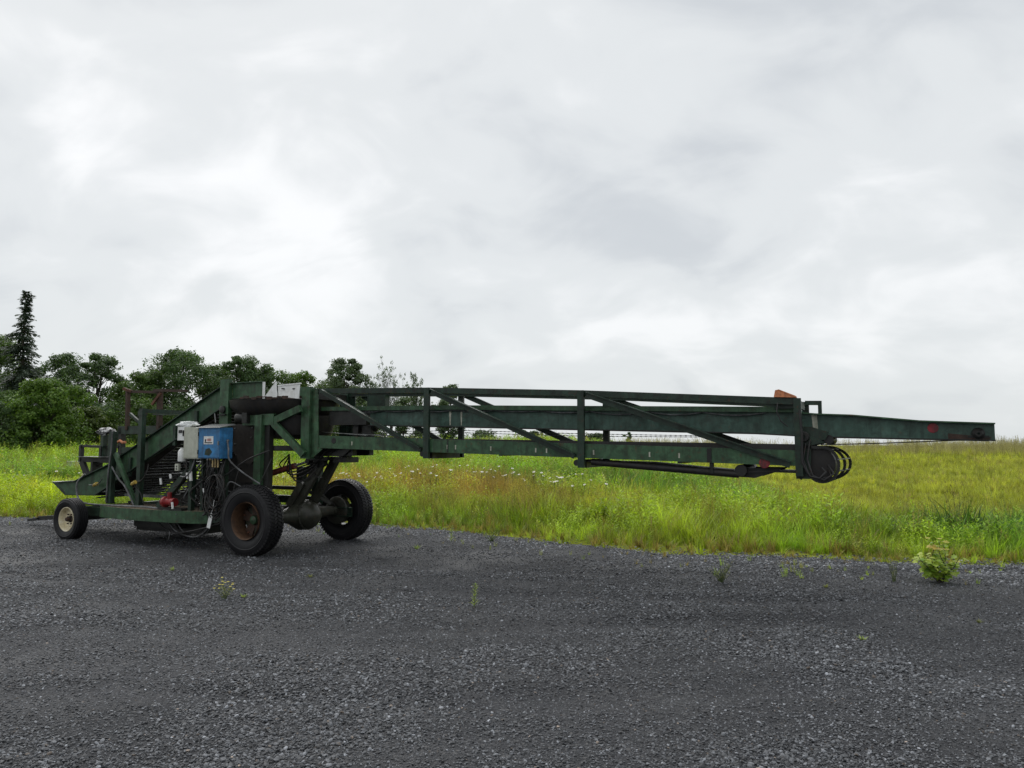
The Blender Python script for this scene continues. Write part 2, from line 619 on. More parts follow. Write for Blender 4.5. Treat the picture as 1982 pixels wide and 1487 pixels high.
def scatter(name, protos, pts, rot, scl, idx, tint, kind='stuff'):
    """one object: its points carry instances of the protos (rotation, scale, tint and proto index per point)"""
    n = len(pts)
    me = bpy.data.meshes.new(name)
    me.vertices.add(n)
    me.vertices.foreach_set('co', np.asarray(pts, np.float32).ravel())

    def att(nm, ty, arr, key):
        a = me.attributes.new(nm, ty, 'POINT')
        a.data.foreach_set(key, np.asarray(arr).ravel())
    att('rot', 'FLOAT_VECTOR', np.asarray(rot, np.float32), 'vector')
    att('scl', 'FLOAT_VECTOR', np.asarray(scl, np.float32), 'vector')
    att('idx', 'INT', np.asarray(idx, np.int32), 'value')
    col = np.ones((n, 4), np.float32)
    col[:, :3] = tint
    att('tint', 'FLOAT_COLOR', col, 'color')
    me.update()
    o = bpy.data.objects.new(name, me)
    COL.objects.link(o)
    src = bpy.data.collections.new(name + '_sources')
    for p in protos:
        src.objects.link(p)
    ng = bpy.data.node_groups.new(name + '_nodes', 'GeometryNodeTree')
    ng.interface.new_socket('Geometry', in_out='INPUT', socket_type='NodeSocketGeometry')
    ng.interface.new_socket('Geometry', in_out='OUTPUT', socket_type='NodeSocketGeometry')
    N = ng.nodes.new
    L = ng.links.new
    gi, go = N('NodeGroupInput'), N('NodeGroupOutput')
    iop = N('GeometryNodeInstanceOnPoints')
    ci = N('GeometryNodeCollectionInfo')
    ci.inputs['Collection'].default_value = src
    ci.inputs['Separate Children'].default_value = True
    ci.inputs['Reset Children'].default_value = True

    def named(nm, ty):
        a = N('GeometryNodeInputNamedAttribute')
        a.data_type = ty
        a.inputs['Name'].default_value = nm
        return a.outputs['Attribute']
    m2p = N('GeometryNodeMeshToPoints')
    L(gi.outputs[0], m2p.inputs['Mesh'])
    L(m2p.outputs[0], iop.inputs['Points'])
    L(ci.outputs[0], iop.inputs['Instance'])
    iop.inputs['Pick Instance'].default_value = True
    L(named('idx', 'INT'), iop.inputs['Instance Index'])
    e2r = N('FunctionNodeEulerToRotation')
    L(named('rot', 'FLOAT_VECTOR'), e2r.inputs[0])
    L(e2r.outputs[0], iop.inputs['Rotation'])
    L(named('scl', 'FLOAT_VECTOR'), iop.inputs['Scale'])
    L(iop.outputs[0], go.inputs[0])
    md = o.modifiers.new('scatter', 'NODES')
    md.node_group = ng
    tag(o, kind=kind)
    return o


def ico(sub):
    import bmesh
    bm = bmesh.new()
    bmesh.ops.create_icosphere(bm, subdivisions=sub, radius=1)
    vs = [v.co.copy() for v in bm.verts]
    fs = [tuple(v.index for v in f.verts) for f in bm.faces]
    bm.free()
    return vs, fs


def stone_mat():
    m, nt, b = new_mat('gravel_stone')
    at = nt.nodes.new('ShaderNodeAttribute')
    at.attribute_name = 'tint'
    at.attribute_type = 'INSTANCER'
    g = nt.nodes.new('ShaderNodeNewGeometry').outputs['Position']
    k = ramp(nt, tex_noise(nt, g, 160, 4), [(0.3, 0.7), (0.7, 1.3)])
    nt.links.new(mix(nt, 1.0, at.outputs['Color'], k, 'MULTIPLY'), b.inputs['Base Color'])
    b.inputs['Roughness'].default_value = 0.6
    b.inputs['Specular IOR Level'].default_value = 0.35
    return m


def build_stones():
    sm = stone_mat()
    protos = []
    vs0, fs0 = ico(1)
    for i in range(7):
        r_ = random.Random(i)
        q = Vector((r_.uniform(.8, 1.3), r_.uniform(.6, 1.0), r_.uniform(.35, .62)))
        mb = MB()
        mb.add([Vector((v.x * q.x, v.y * q.y, v.z * q.z)) * r_.uniform(0.72, 1.2) for v in vs0], fs0)
        protos.append(proto_obj('stone_shape_%d' % i, mb, sm))
    P, SC = [], []
    # nearer camera: dense; farther: fewer, a little larger
    for (ya, yb, dens, s0, s1) in ((2.2, 4.5, 3300, .0050, .0175), (4.5, 6.5, 2500, .0056, .018), (6.5, 9.5, 1500, .0065, .019),
                                   (9.5, 13.5, 750, .008, .020), (13.5, 17.5, 420, .010, .024),
                                   (2.6, 5.2, 3600, .0030, .0075), (5.2, 8.0, 1500, .0045, .009)):
        hw = 0.74 * yb + 1.3
        n = int(dens * 2 * hw * (yb - ya))
        x = rng.uniform(-hw, hw, n)
        y = rng.uniform(ya, yb, n)
        ok = (np.abs(x) < 0.74 * y + 1.3) & (y < edge_y(x) + rng.normal(0, .25, n))
        # coarse windrows and fine packed patches
        coarse = fbm(x * 0.8 + 4, y * 1.3, 31, 4)
        keep = rng.uniform(0, 1, n) < np.clip((coarse - 0.30) * 3.2, 0.5, 1)
        ok &= keep
        x, y, coarse = x[ok], y[ok], coarse[ok]
        s = s0 + (s1 - s0) * rng.beta(1.4, 4.0, len(x)) * (0.55 + 0.9 * np.clip((coarse - .35) * 2.6, 0, 1))
        P.append(np.stack([x, y, gravel_h(x, y) + s * 0.28], 1))
        SC.append(s)
    # coarse loose belt along the grass edge
    x = rng.uniform(-13, 13, 26000)
    d = rng.normal(-.45, .55, 26000)
    y = edge_y(x) + d
    ok = (np.abs(x) < .74 * y + 1.3) & (fbm(x * .9, y * .9, 99) > .36)
    x, y = x[ok], y[ok]
    s = .008 + .020 * rng.beta(1.5, 4.0, len(x))
    nbelt = len(x)
    P.append(np.stack([x, y, np.where(y < edge_y(x), gravel_h(x, y), ground_z(x, y)) + s * .2], 1))
    SC.append(s)
    P = np.concatenate(P)
    s = np.concatenate(SC)
    n = len(P)
    scl = np.stack([s, s * rng.uniform(.8, 1.1, n), s * rng.uniform(.8, 1.2, n)], 1)
    rot = np.stack([rng.normal(0, .35, n), rng.normal(0, .35, n), rng.uniform(0, 6.28, n)], 1)
    g = np.clip(rng.lognormal(math.log(0.073), 0.55, n), 0.018, 0.27)
    lt = rng.uniform(0, 1, n)
    g = np.where(lt > 0.994, rng.uniform(.22, .42, n), g)
    g = g * (0.8 + 0.45 * fbm(P[:, 0] * .4, P[:, 1] * .6, 77))
    g[-nbelt:] *= 1.55
    tint = np.stack([g * 0.95, g, g * 1.09], 1)
    br = rng.uniform(0, 1, n) > 0.985
    tint[br] *= np.array([1.35, 1.05, 0.8])
    o = scatter('gravel_stones', protos, P, rot, scl, rng.integers(0, 7, n), tint)
    tag(o, 'loose dark crushed stone covering the yard in the foreground', 'gravel')


def blade(mb, base, ang, lean, h, w, curl, seg=3):
    d = Vector((math.cos(ang), math.sin(ang), 0))
    sd_ = Vector((-d.y, d.x, 0))
    vs = []
    for i in range(seg + 1):
        t = i / seg
        p = Vector(base) + d * (lean * h * t + curl * h * t * t) + Vector((0, 0, h * (t - 0.35 * curl * t * t)))
        ww = w * (1 - t) ** 0.7
        if i < seg:
            vs += [p - sd_ * ww / 2, p + sd_ * ww / 2]
        else:
            vs.append(p)
    fs = [(2 * i, 2 * i + 1, 2 * i + 3, 2 * i + 2) for i in range(seg - 1)]
    fs.append((2 * seg - 2, 2 * seg - 1, 2 * seg))
    mb.add(vs, fs)


def leaf_quad(mb, base, d, ln, w, nrm=Vector((0, 0, 1)), fold=0.15):
    d = Vector(d).normalized()
    s_ = d.cross(nrm)
    if s_.length < 1e-3:
        s_ = Vector((1, 0, 0))
    s_.normalize()
    u = s_.cross(d)
    b = Vector(base)
    mb.add([b, b + d * ln * .4 + s_ * w / 2 + u * fold * w, b + d * ln - u * fold * w * .6, b + d * ln * .4 - s_ * w / 2 + u * fold * w],
           [(0, 1, 2, 3)])


def tuft_protos():
    gm = leaf_mat('grass_blade', None, None, 0.42, 0.5, attr='tint')
    out = []
    for k in range(3):                      # 0-2 fine grass
        r_ = random.Random(50 + k)
        mb = MB()
        for i in range(22):
            a = r_.uniform(0, 6.28)
            q = r_.uniform(0, .13)
            blade(mb, (q * math.cos(a + 1), q * math.sin(a + 1), 0), a, r_.uniform(.02, .3), r_.uniform(.22, .66), r_.uniform(.010, .019), r_.uniform(0, .5))
        out.append(proto_obj('tuft_%d' % k, mb, gm))
    for k in range(2):                      # 3-4 broad arching grass
        r_ = random.Random(80 + k)
        mb = MB()
        for i in range(20):
            a = r_.uniform(0, 6.28)
            q = r_.uniform(0, .08)
            blade(mb, (q * math.cos(a), q * math.sin(a), 0), a, r_.uniform(.03, .3), r_.uniform(.22, .50), r_.uniform(.015, .028), r_.uniform(.15, .7), 4)
        out.append(proto_obj('tuft_%d' % (3 + k), mb, gm))
    for k in range(2):                      # 5-6 stalks with seed heads
        r_ = random.Random(120 + k)
        mb = MB()
        for i in range(16):
            a = r_.uniform(0, 6.28)
            q = r_.uniform(0, .16)
            h = r_.uniform(.40, .75)
            b0 = Vector((q * math.cos(a + 2), q * math.sin(a + 2), 0))
            blade(mb, b0, a, r_.uniform(.02, .22), h, .0055, r_.uniform(0, .15), 2)
            tip = b0 + Vector((math.cos(a), math.sin(a), 0)) * (.12 * h) + Vector((0, 0, h * .92))
            for j in range(5):
                leaf_quad(mb, tip - Vector((0, 0, .028 * j)), (r_.uniform(-.5, .5), r_.uniform(-.5, .5), 1), .035, .012, Vector((r_.uniform(-1, 1), r_.uniform(-1, 1), .2)))
        out.append(proto_obj('tuft_%d' % (5 + k), mb, gm))
    for k in range(3):                      # 7-9 leafy upright weeds
        r_ = random.Random(160 + k)
        mb = MB()
        for st in range(5):
            a0 = r_.uniform(0, 6.28)
            q = r_.uniform(0, .13)
            b0 = Vector((q * math.cos(a0), q * math.sin(a0), 0))
            h = r_.uniform(.35, .65)
            ln = Vector((math.cos(a0) * .15, math.sin(a0) * .15, 1))
            blade(mb, b0, a0, .12, h, .009, .05, 2)
            for j in range(16):
                t = (j + 1) / 17
                a = j * 2.4 + r_.uniform(-.4, .4)
                leaf_quad(mb, b0 + ln * h * t, (math.cos(a), math.sin(a), r_.uniform(.2, .9)), r_.uniform(.09, .16) * (1.15 - .5 * t), r_.uniform(.024, .042))
        out.append(proto_obj('tuft_%d' % (7 + k), mb, gm))
    return out


def field_tint(x, y, typ, n):
    """plant colour by kind and by the patches the field has (sorrel, mustard, mown grass)"""
    g1 = np.array([0.190, 0.345, 0.034])
    g2 = np.array([0.345, 0.445, 0.044])
    g3 = np.array([0.095, 0.235, 0.040])
    a = fbm(x * .35, y * .35, 3, 4)[:, None]
    b = fbm(x * .18 + 9, y * .18, 6, 3)[:, None]
    t = g1 + (g2 - g1) * smooth01((a - .35) / .3)
    t = t + (g3 - t) * smooth01((b - .52) / .16) * .75
    d = y - np.interp(x, EX, EY)
    sorrel = np.exp(-(((x + 2.2) / 3.6) ** 2 + ((d - 6.5) / 3.8) ** 2)) * 1.3 + np.exp(-(((x + 5.2) / 2.2) ** 2 + ((d - 5.5) / 3.0) ** 2)) * .7
    sorrel = np.clip(sorrel * (0.25 + 1.2 * fbm(x * 1.1, y * .8, 41, 3)), 0, 1)[:, None]
    t = t + (np.array([0.40, 0.235, 0.070]) - t) * sorrel * .8
    must = np.exp(-(((x + 12.5) / 3.0) ** 2 + ((d - 3.5) / 3.0) ** 2))[:, None]
    t = t + (np.array([0.52, 0.54, 0.02]) - t) * np.clip(must * 1.1, 0, 1) * .8
    mown = mown_w(x, y)[:, None]
    t = t + (np.array([0.40, 0.37, 0.055]) - t) * mown * .75
    lush_shade = np.exp(-(((x - 7.6) / 1.7) ** 2 + ((d - 2.6) / 1.0) ** 2))[:, None]  # lush lodged grass; the shadow in it is put into the darker tint
    t = t + (np.array([0.055, 0.15, 0.035]) - t) * np.clip(lush_shade * 1.3, 0, 1) * .85
    cl = fbm(x * 1.7, y * 1.1, 71, 3)[:, None]
    t = t * (.72 + .72 * smooth01((cl - .25) / .5)) * rng.uniform(.7, 1.3, (n, 1))
    dry = (rng.uniform(0, 1, n) > .93)
    t[dry] = np.array([.42, .34, .14]) * rng.uniform(.7, 1.2, (int(dry.sum()), 1))
    rim = (d < .7) & (rng.uniform(0, 1, n) < .55)
    t[rim] = np.array([.34, .27, .09]) * rng.uniform(.6, 1.2, (int(rim.sum()), 1))
    weeds = typ >= 7
    t[weeds] = t[weeds] * .5 + np.array([.33, .48, .04]) * .5
    seed = (typ == 5) | (typ == 6)
    t[seed] = t[seed] * .6 + np.array([.44, .30, .13]) * .4
    return t


def mown_w(x, y):
    d = y - np.interp(x, EX, EY)
    w = smooth01((x - 5.0 - (20 - y) * .0) / 4.0) * smooth01((d - 3.0) / 3.5)
    return np.clip(w * (0.7 + .6 * fbm(x * .3, y * .3, 88)), 0, 1)


def build_grass():
    protos = tuft_protos()
    PX, PY, SC = [], [], []
    bands = ((-1.8, 2.0, 80, .85), (2.0, 7.0, 78, 1.0), (7.0, 15.0, 34, 1.15), (15.0, 30.0, 15, 1.4), (30.0, 55.0, 6.5, 1.75), (55.0, 95.0, 2.2, 2.2))
    for (a, b, dens, s0) in bands:
        hw = 0.76 * (b + 16) + 3
        n = int(dens * 2 * hw * (b - a))
        x = rng.uniform(-hw, hw, n)
        d = rng.uniform(a, b, n)
        y = edge_y(x) + d
        ok = np.abs(x) < 0.76 * y + 2.5
        if a < 1:
            ok &= rng.uniform(0, 1, n) < np.clip(0.13 + (d + .2) / 1.5, .012 + .16 * (fbm(x * 1.1, y * 1.6, 23) > .56), 1) * (0.2 + 1.3 * fbm(x * 1.4, y * 1.4, 15))
        x, y, d = x[ok], y[ok], d[ok]
        s = s0 * rng.uniform(.7, 1.25, len(x)) * (0.62 + .66 * fbm(x * .9, y * .6, 61)) * (.82 + .25 * vnoise(x * 2.3, y * 1.6, 19))
        s *= np.clip(.36 + d * .40, .20, 1)
        s *= 1 - .68 * mown_w(x, y)
        PX.append(x)
        PY.append(y)
        SC.append(s)
    # pale seeded stalks standing up along the crest of the field
    x = rng.uniform(-25, 45, 5200)
    y = np.interp(x, EX, EY) + rng.uniform(34, 48, 5200)
    ok = fbm(x * .22, y * .1, 57) > .40
    x, y = x[ok], y[ok]
    ncrest = len(x)
    PX.append(x)
    PY.append(y)
    SC.append(rng.uniform(.8, 1.45, ncrest))
    x, y, s = np.concatenate(PX), np.concatenate(PY), np.concatenate(SC)
    n = len(x)
    u = rng.uniform(0, 1, n)
    d = y - np.interp(x, EX, EY)
    wd = fbm(x * .6 + 30, y * .6, 51, 3)
    sor = np.exp(-(((x + 3) / 4.5) ** 2 + ((d - 6.5) / 4.0) ** 2))
    typ = np.where(u < .52, rng.integers(0, 3, n), rng.integers(3, 5, n))
    typ = np.where(rng.uniform(0, 1, n) < .07 + .45 * sor, rng.integers(5, 7, n), typ)
    must = np.exp(-(((x + 12.5) / 3.5) ** 2 + ((d - 3.0) / 3.0) ** 2))
    typ = np.where(rng.uniform(0, 1, n) < np.clip((wd - .42) * 1.8, 0, .5) + .45 * must, rng.integers(7, 10, n), typ)
    mw = mown_w(x, y) > .5
    typ = np.where(mw, rng.integers(0, 3, n), typ)
    typ[-ncrest:] = rng.integers(5, 7, ncrest)
    P = np.stack([x, y, np.where(y < edge_y(x), gravel_h(x, y) - .004, ground_z(x, y))], 1)
    rot = np.stack([rng.normal(0, .10, n), rng.normal(0, .10, n), rng.uniform(0, 6.28, n)], 1)
    wide = 1 + .35 * np.clip((s - 1) / 1.0, 0, 1)
    scl = np.stack([s * wide, s * wide, s * rng.uniform(.8, 1.15, n)], 1)
    tint = field_tint(x, y, typ, n)
    tint[-ncrest:] = np.array([.40, .36, .20]) * rng.uniform(.6, 1.2, (ncrest, 1))
    o = scatter('field_grass', protos, P, rot, scl, typ, tint)
    tag(o, 'tall bright green meadow grass and weeds filling the field', 'grass')


def daisy_proto():
    out = []
    m, nt, b = new_mat('daisy_petal')
    b.inputs['Base Color'].default_value = (.8, .8, .78, 1)
    b.inputs['Roughness'].default_value = .6
    m2, nt, b = new_mat('daisy_eye')
    b.inputs['Base Color'].default_value = (.55, .36, .03, 1)
    for k in range(2):
        mb = MB()
        mb.tube([(0, 0, 0), (.01, .01, .3), (.02, 0, .60)], .004, 4)
        nst = len(mb.f)
        c = Vector((.02, 0, .605))
        t = Vector((.1 - .3 * k, -.35, 1)).normalized()
        a = t.cross(Vector((1, 0, 0))).normalized()
        b_ = t.cross(a)
        for i in range(12):
            q = a * math.cos(i * .5236) + b_ * math.sin(i * .5236)
            leaf_quad(mb, c, q, .034, .014, t, 0)
        npet = len(mb.f)
        mb.lathe([(.010, 0), (.007, .006), (.0005, .008)], c, 8, 'z')
        o = proto_obj('daisy_%d' % k, mb, M['stem'])
        o.data.materials.append(m)
        o.data.materials.append(m2)
        for i, p in enumerate(o.data.polygons):
            p.material_index = 0 if i < nst else (1 if i < npet else 2)
        out.append(o)
    return out


def build_daisies():
    pts = []
    for (cx, cd, sx, sd_, n) in ((-5.6, 4.6, .9, .7, 26), (-3.3, 5.6, .8, .6, 20), (-1.6, 8.6, 1.0, 1.0, 18), (.4, 6.8, .9, 1.0, 20), (1.3, 6.2, .5, .6, 12),
                               (-13, 6, 3, 2, 26), (-9.5, 4.5, 1.0, 1.2, 12)):
        for i in range(n):
            x = rng.normal(cx, sx)
            d = rng.normal(cd, sd_)
            y = float(np.interp(x, EX, EY)) + max(1.0, d)
            pts.append((x, y, gz(x, y)))
    n = len(pts)
    s = rng.uniform(1.0, 1.35, n)
    o = scatter('daisies', daisy_proto(), pts, np.stack([rng.normal(0, .1, n), rng.normal(0, .1, n), rng.uniform(-.8, .8, n)], 1),
                np.stack([s, s, s], 1), rng.integers(0, 2, n), np.ones((n, 3)))
    tag(o, 'small white daisies dotted through the meadow grass', 'flowers')


build_stones()
build_grass()
build_daisies()


# ------------------------------------------------------------------ trees
def at(px, D):
    """world x of a thing seen at that column of the picture and D metres ahead"""
    return (px - 991.0) / F_PIX * D


LEAF = {
    'dark': leaf_mat('leaf_dark', (0.040, 0.084, 0.030), (0.112, 0.178, 0.062), .34),
    'mid': leaf_mat('leaf_mid', (0.052, 0.110, 0.024), (0.130, 0.205, 0.048), .34),
    'bright': leaf_mat('leaf_bright', (0.060, 0.128, 0.020), (0.150, 0.240, 0.040), .36),
    'grey': leaf_mat('leaf_greyish', (0.060, 0.105, 0.045), (0.130, 0.180, 0.085), .3),
    'needle': leaf_mat('spruce_needle', (0.034, 0.058, 0.040), (0.084, 0.116, 0.078), .18),
    'olive': leaf_mat('leaf_olive', (0.050, 0.085, 0.018), (0.115, 0.160, 0.036), .3),
}


def leaf_cloud(mb, c, rad, n, size, r_, flat=.8):
    """n leaf faces spread through an uneven ellipsoid about c, denser at its shell"""
    ph = [r_.uniform(0, 6.28) for _ in range(6)]
    for i in range(n):
        z = r_.uniform(-1, 1)
        a = r_.uniform(0, 6.28)
        q = math.sqrt(1 - z * z)
        d = Vector((q * math.cos(a), q * math.sin(a), z))
        k = r_.uniform(.25, 1) ** .45
        k *= 1 + .22 * math.sin(3 * a + ph[0]) * math.sin(4 * z + ph[1]) + .14 * math.sin(7 * a + ph[2] + 5 * z)
        if r_.random() < .06:
            k *= r_.uniform(1.1, 1.35)
        p = c + Vector((d.x * rad[0], d.y * rad[1], d.z * rad[2])) * k
        nr = (d * .7 + Vector((r_.uniform(-1, 1), r_.uniform(-1, 1), r_.uniform(-.2, 1.2)))).normalized()
        t = nr.cross(Vector((r_.uniform(-1, 1), r_.uniform(-1, 1), r_.uniform(-1, 1))))
        if t.length < .05:
            continue
        t.normalize()
        b = nr.cross(t)
        s = size * r_.uniform(.55, 1.3)
        w = s * r_.uniform(.45, .8)
        mb.add([p - t * s * .5, p + b * w * .5 + t * s * .05, p + t * s * .5, p - b * w * .5 + t * s * .05], [(0, 1, 2, 3)])


def limb(mb, p0, p1, r0, r1, r_, seg=5, wob=.12, n=6):
    p0, p1 = Vector(p0), Vector(p1)
    L = (p1 - p0).length
    pts = [p0]
    for i in range(1, seg):
        t = i / seg
        pts.append(p0.lerp(p1, t) + Vector((r_.uniform(-1, 1), r_.uniform(-1, 1), r_.uniform(-.3, .6))) * wob * L * math.sin(math.pi * t))
    pts.append(p1)
    mb.tube(pts, r0, n, r1)
    return pts


def broad_tree(name, label, px, D, top, width, leaf, seed, bottom=.22, blobs=26, leaves=330, size=.26, depth=None, cat='tree', lobes=None, group=None):
    r_ = random.Random(seed)
    X, Y = at(px, D), D
    g = gz(X, Y)
    H = EYE + (862 - top) * D / F_PIX - g
    W = 1.25 * width * D / F_PIX
    root = empty(name, (X, Y, g))
    tag(root, label, cat, group)
    wood = MB()
    hb = H * bottom
    tr = max(.05, H * .018)
    lean = r_.uniform(-.06, .06) * H
    trunk = limb(wood, (0, 0, -.25), (lean, 0, H * .78), tr, tr * .25, r_, 7, .03, 8)
    lv = MB()
    blobs = int(blobs * 1.6)
    lob = [(r_.uniform(0, 6.28), r_.uniform(.15, .38)) for _ in range(3)]
    for i in range(blobs):
        t = (i + r_.random()) / blobs
        zc = hb + (H - hb) * (.05 + .90 * t)
        env = math.sin(math.pi * (.18 + .76 * t)) ** .7            # wide in the middle, closing to the top
        a = i * 2.4 + r_.uniform(-.7, .7)
        wob = 1 + lob[0][1] * math.sin(a + lob[0][0] + 4 * t) + lob[1][1] * math.sin(2 * a + lob[1][0] - 7 * t) + .5 * lob[2][1] * math.sin(11 * t + lob[2][0])
        rr = W * .52 * env * wob * math.sqrt(r_.uniform(.04, .82))
        c = Vector((lean * t + rr * math.cos(a), rr * math.sin(a) * .9, zc))
        br = W * r_.choice([r_.uniform(.07, .13), r_.uniform(.12, .24)]) * (1.1 - .35 * t)
        if width < 80:
            br = max(br * 1.35, W * .17)
        fl = r_.uniform(.55, .8)
        if c.z + br * fl * 1.1 > H:
            c.z = H - br * fl * r_.uniform(.9, 1.15) - (abs(c.x - lean) / W) * H * r_.uniform(0, .14)
        leaf_cloud(lv, c, (br, br, br * fl), int(leaves * 1.55), size * .64, r_)
        s_ = trunk[min(len(trunk) - 2, 1 + int(t * 5))]
        limb(wood, s_, c, tr * .38, tr * .07, r_, 4, .08, 5)
    wood.build('trunk', 'bark', root, 60, recalc=False)
    lv.build('crown', LEAF[leaf], root, recalc=False)
    return root


def spruce_tree():
    r_ = random.Random(3)
    D = 47.0
    X = at(36, D)
    g = gz(X, D)
    H = EYE + (862 - 552) * D / F_PIX - g
    root = empty('spruce_tree', (X, D, g))
    tag(root, 'tall dark spruce with a forked spire towering over the left end of the tree line', 'tree')
    wood = MB()
    limb(wood, (0, 0, -.3), (.05, 0, H * .97), .17, .02, r_, 8, .01, 8)
    limb(wood, (.03, 0, H * .80), (.42, .0, H * .965), .05, .012, r_, 4, .04, 5)
    lv = MB()

    def spray(p, d, ln, k):
        d = d.normalized()
        for j in range(k):
            t = (j + r_.random()) / k
            q = p + d * ln * t + Vector((0, 0, -.12 * ln * t * t))
            for sgn in (-1, 1):
                s_ = d.cross(Vector((0, 0, 1))).normalized() * sgn
                e = (d * .6 + s_ * r_.uniform(.4, 1.0) + Vector((0, 0, r_.uniform(-.75, .15)))).normalized()
                leaf_quad(lv, q, e, r_.uniform(.20, .42) * (1.1 - .5 * t), r_.uniform(.06, .13), Vector((r_.uniform(-.6, .6), r_.uniform(-.6, .6), 1)), .1)
    z = .6
    while z < H * .985:
        t = z / H
        ln = (3.5 * (1 - t) ** 1.0 + .05) * r_.uniform(.55, 1.15) if t > .4 else 2.2 * r_.uniform(.6, 1.1)
        nb = 9 if t < .8 else 5
        for b in range(nb):
            a = r_.uniform(0, 6.28)
            l2 = ln * r_.uniform(.55, 1.12)
            el = -.05 - .35 * (1 - t) if t < .85 else .25
            d = Vector((math.cos(a), math.sin(a), el + r_.uniform(-.15, .15)))
            p = Vector((.05 * t, 0, z + r_.uniform(-.08, .08)))
            spray(p, d, l2, max(5, int(l2 * 15)))
            if r_.random() < .5:
                wood.tube([p, p + d.normalized() * l2 * .9 + Vector((0, 0, -.1 * l2))], .018, 4, .005)
        if .80 < t < .955:
            for b in range(6):
                a = r_.uniform(0, 6.28)
                f = (t - .80) / .165
                spray(Vector((.03 + .39 * f, 0, z)), Vector((math.cos(a), math.sin(a), .4)), .20 * (1.1 - f), 3)
        z += .22 if t < .8 else .15
    wood.build('trunk', 'bark', root, 60, recalc=False)
    lv.build('crown', LEAF['needle'], root, recalc=False)


def sparse_tree(name, label, px, D, top, width, seed, leaves, leaf='grey'):
    r_ = random.Random(seed)
    X = at(px, D)
    g = gz(X, D)
    H = EYE + (862 - top) * D / F_PIX - g
    W = width * D / F_PIX
    root = empty(name, (X, D, g))
    tag(root, label, 'tree')
    wood, lv = MB(), MB()

    def grow(p, d, ln, r, depth):
        e = p + d * ln
        pts = limb(wood, p, e, r, r * .6, r_, 3, .06, 5 if depth < 2 else 3)
        if depth >= 4:
            if r_.random() < leaves:
                leaf_cloud(lv, e, (.22, .22, .16), 14, .15, r_)
            return
        for i in range(3 if depth else 5):
            t = r_.uniform(.35, 1.0)
            q = p.lerp(e, t)
            nd = (d + Vector((r_.uniform(-1, 1), r_.uniform(-1, 1), r_.uniform(-.15, .7))) * .72).normalized()
            grow(q, nd, ln * r_.uniform(.5, .72), r * .5, depth + 1)
    for i in range(3):
        grow(Vector((r_.uniform(-.1, .1), 0, 0)), Vector((r_.uniform(-.16, .16), r_.uniform(-.1, .1), 1)).normalized(), H * .44, H * .011, 0)
    mx = max(v[2] for v in wood.v)
    wx = max(abs(v[0]) for v in wood.v)
    for mb in (wood, lv):
        mb.v = [(v[0] * W / 2 / wx, v[1] * W / 2 / wx, v[2] * H / mx) for v in mb.v]
    wood.build('trunk', 'bark', root, 60, recalc=False)
    if lv.v:
        lv.build('crown', LEAF[leaf], root, recalc=False)


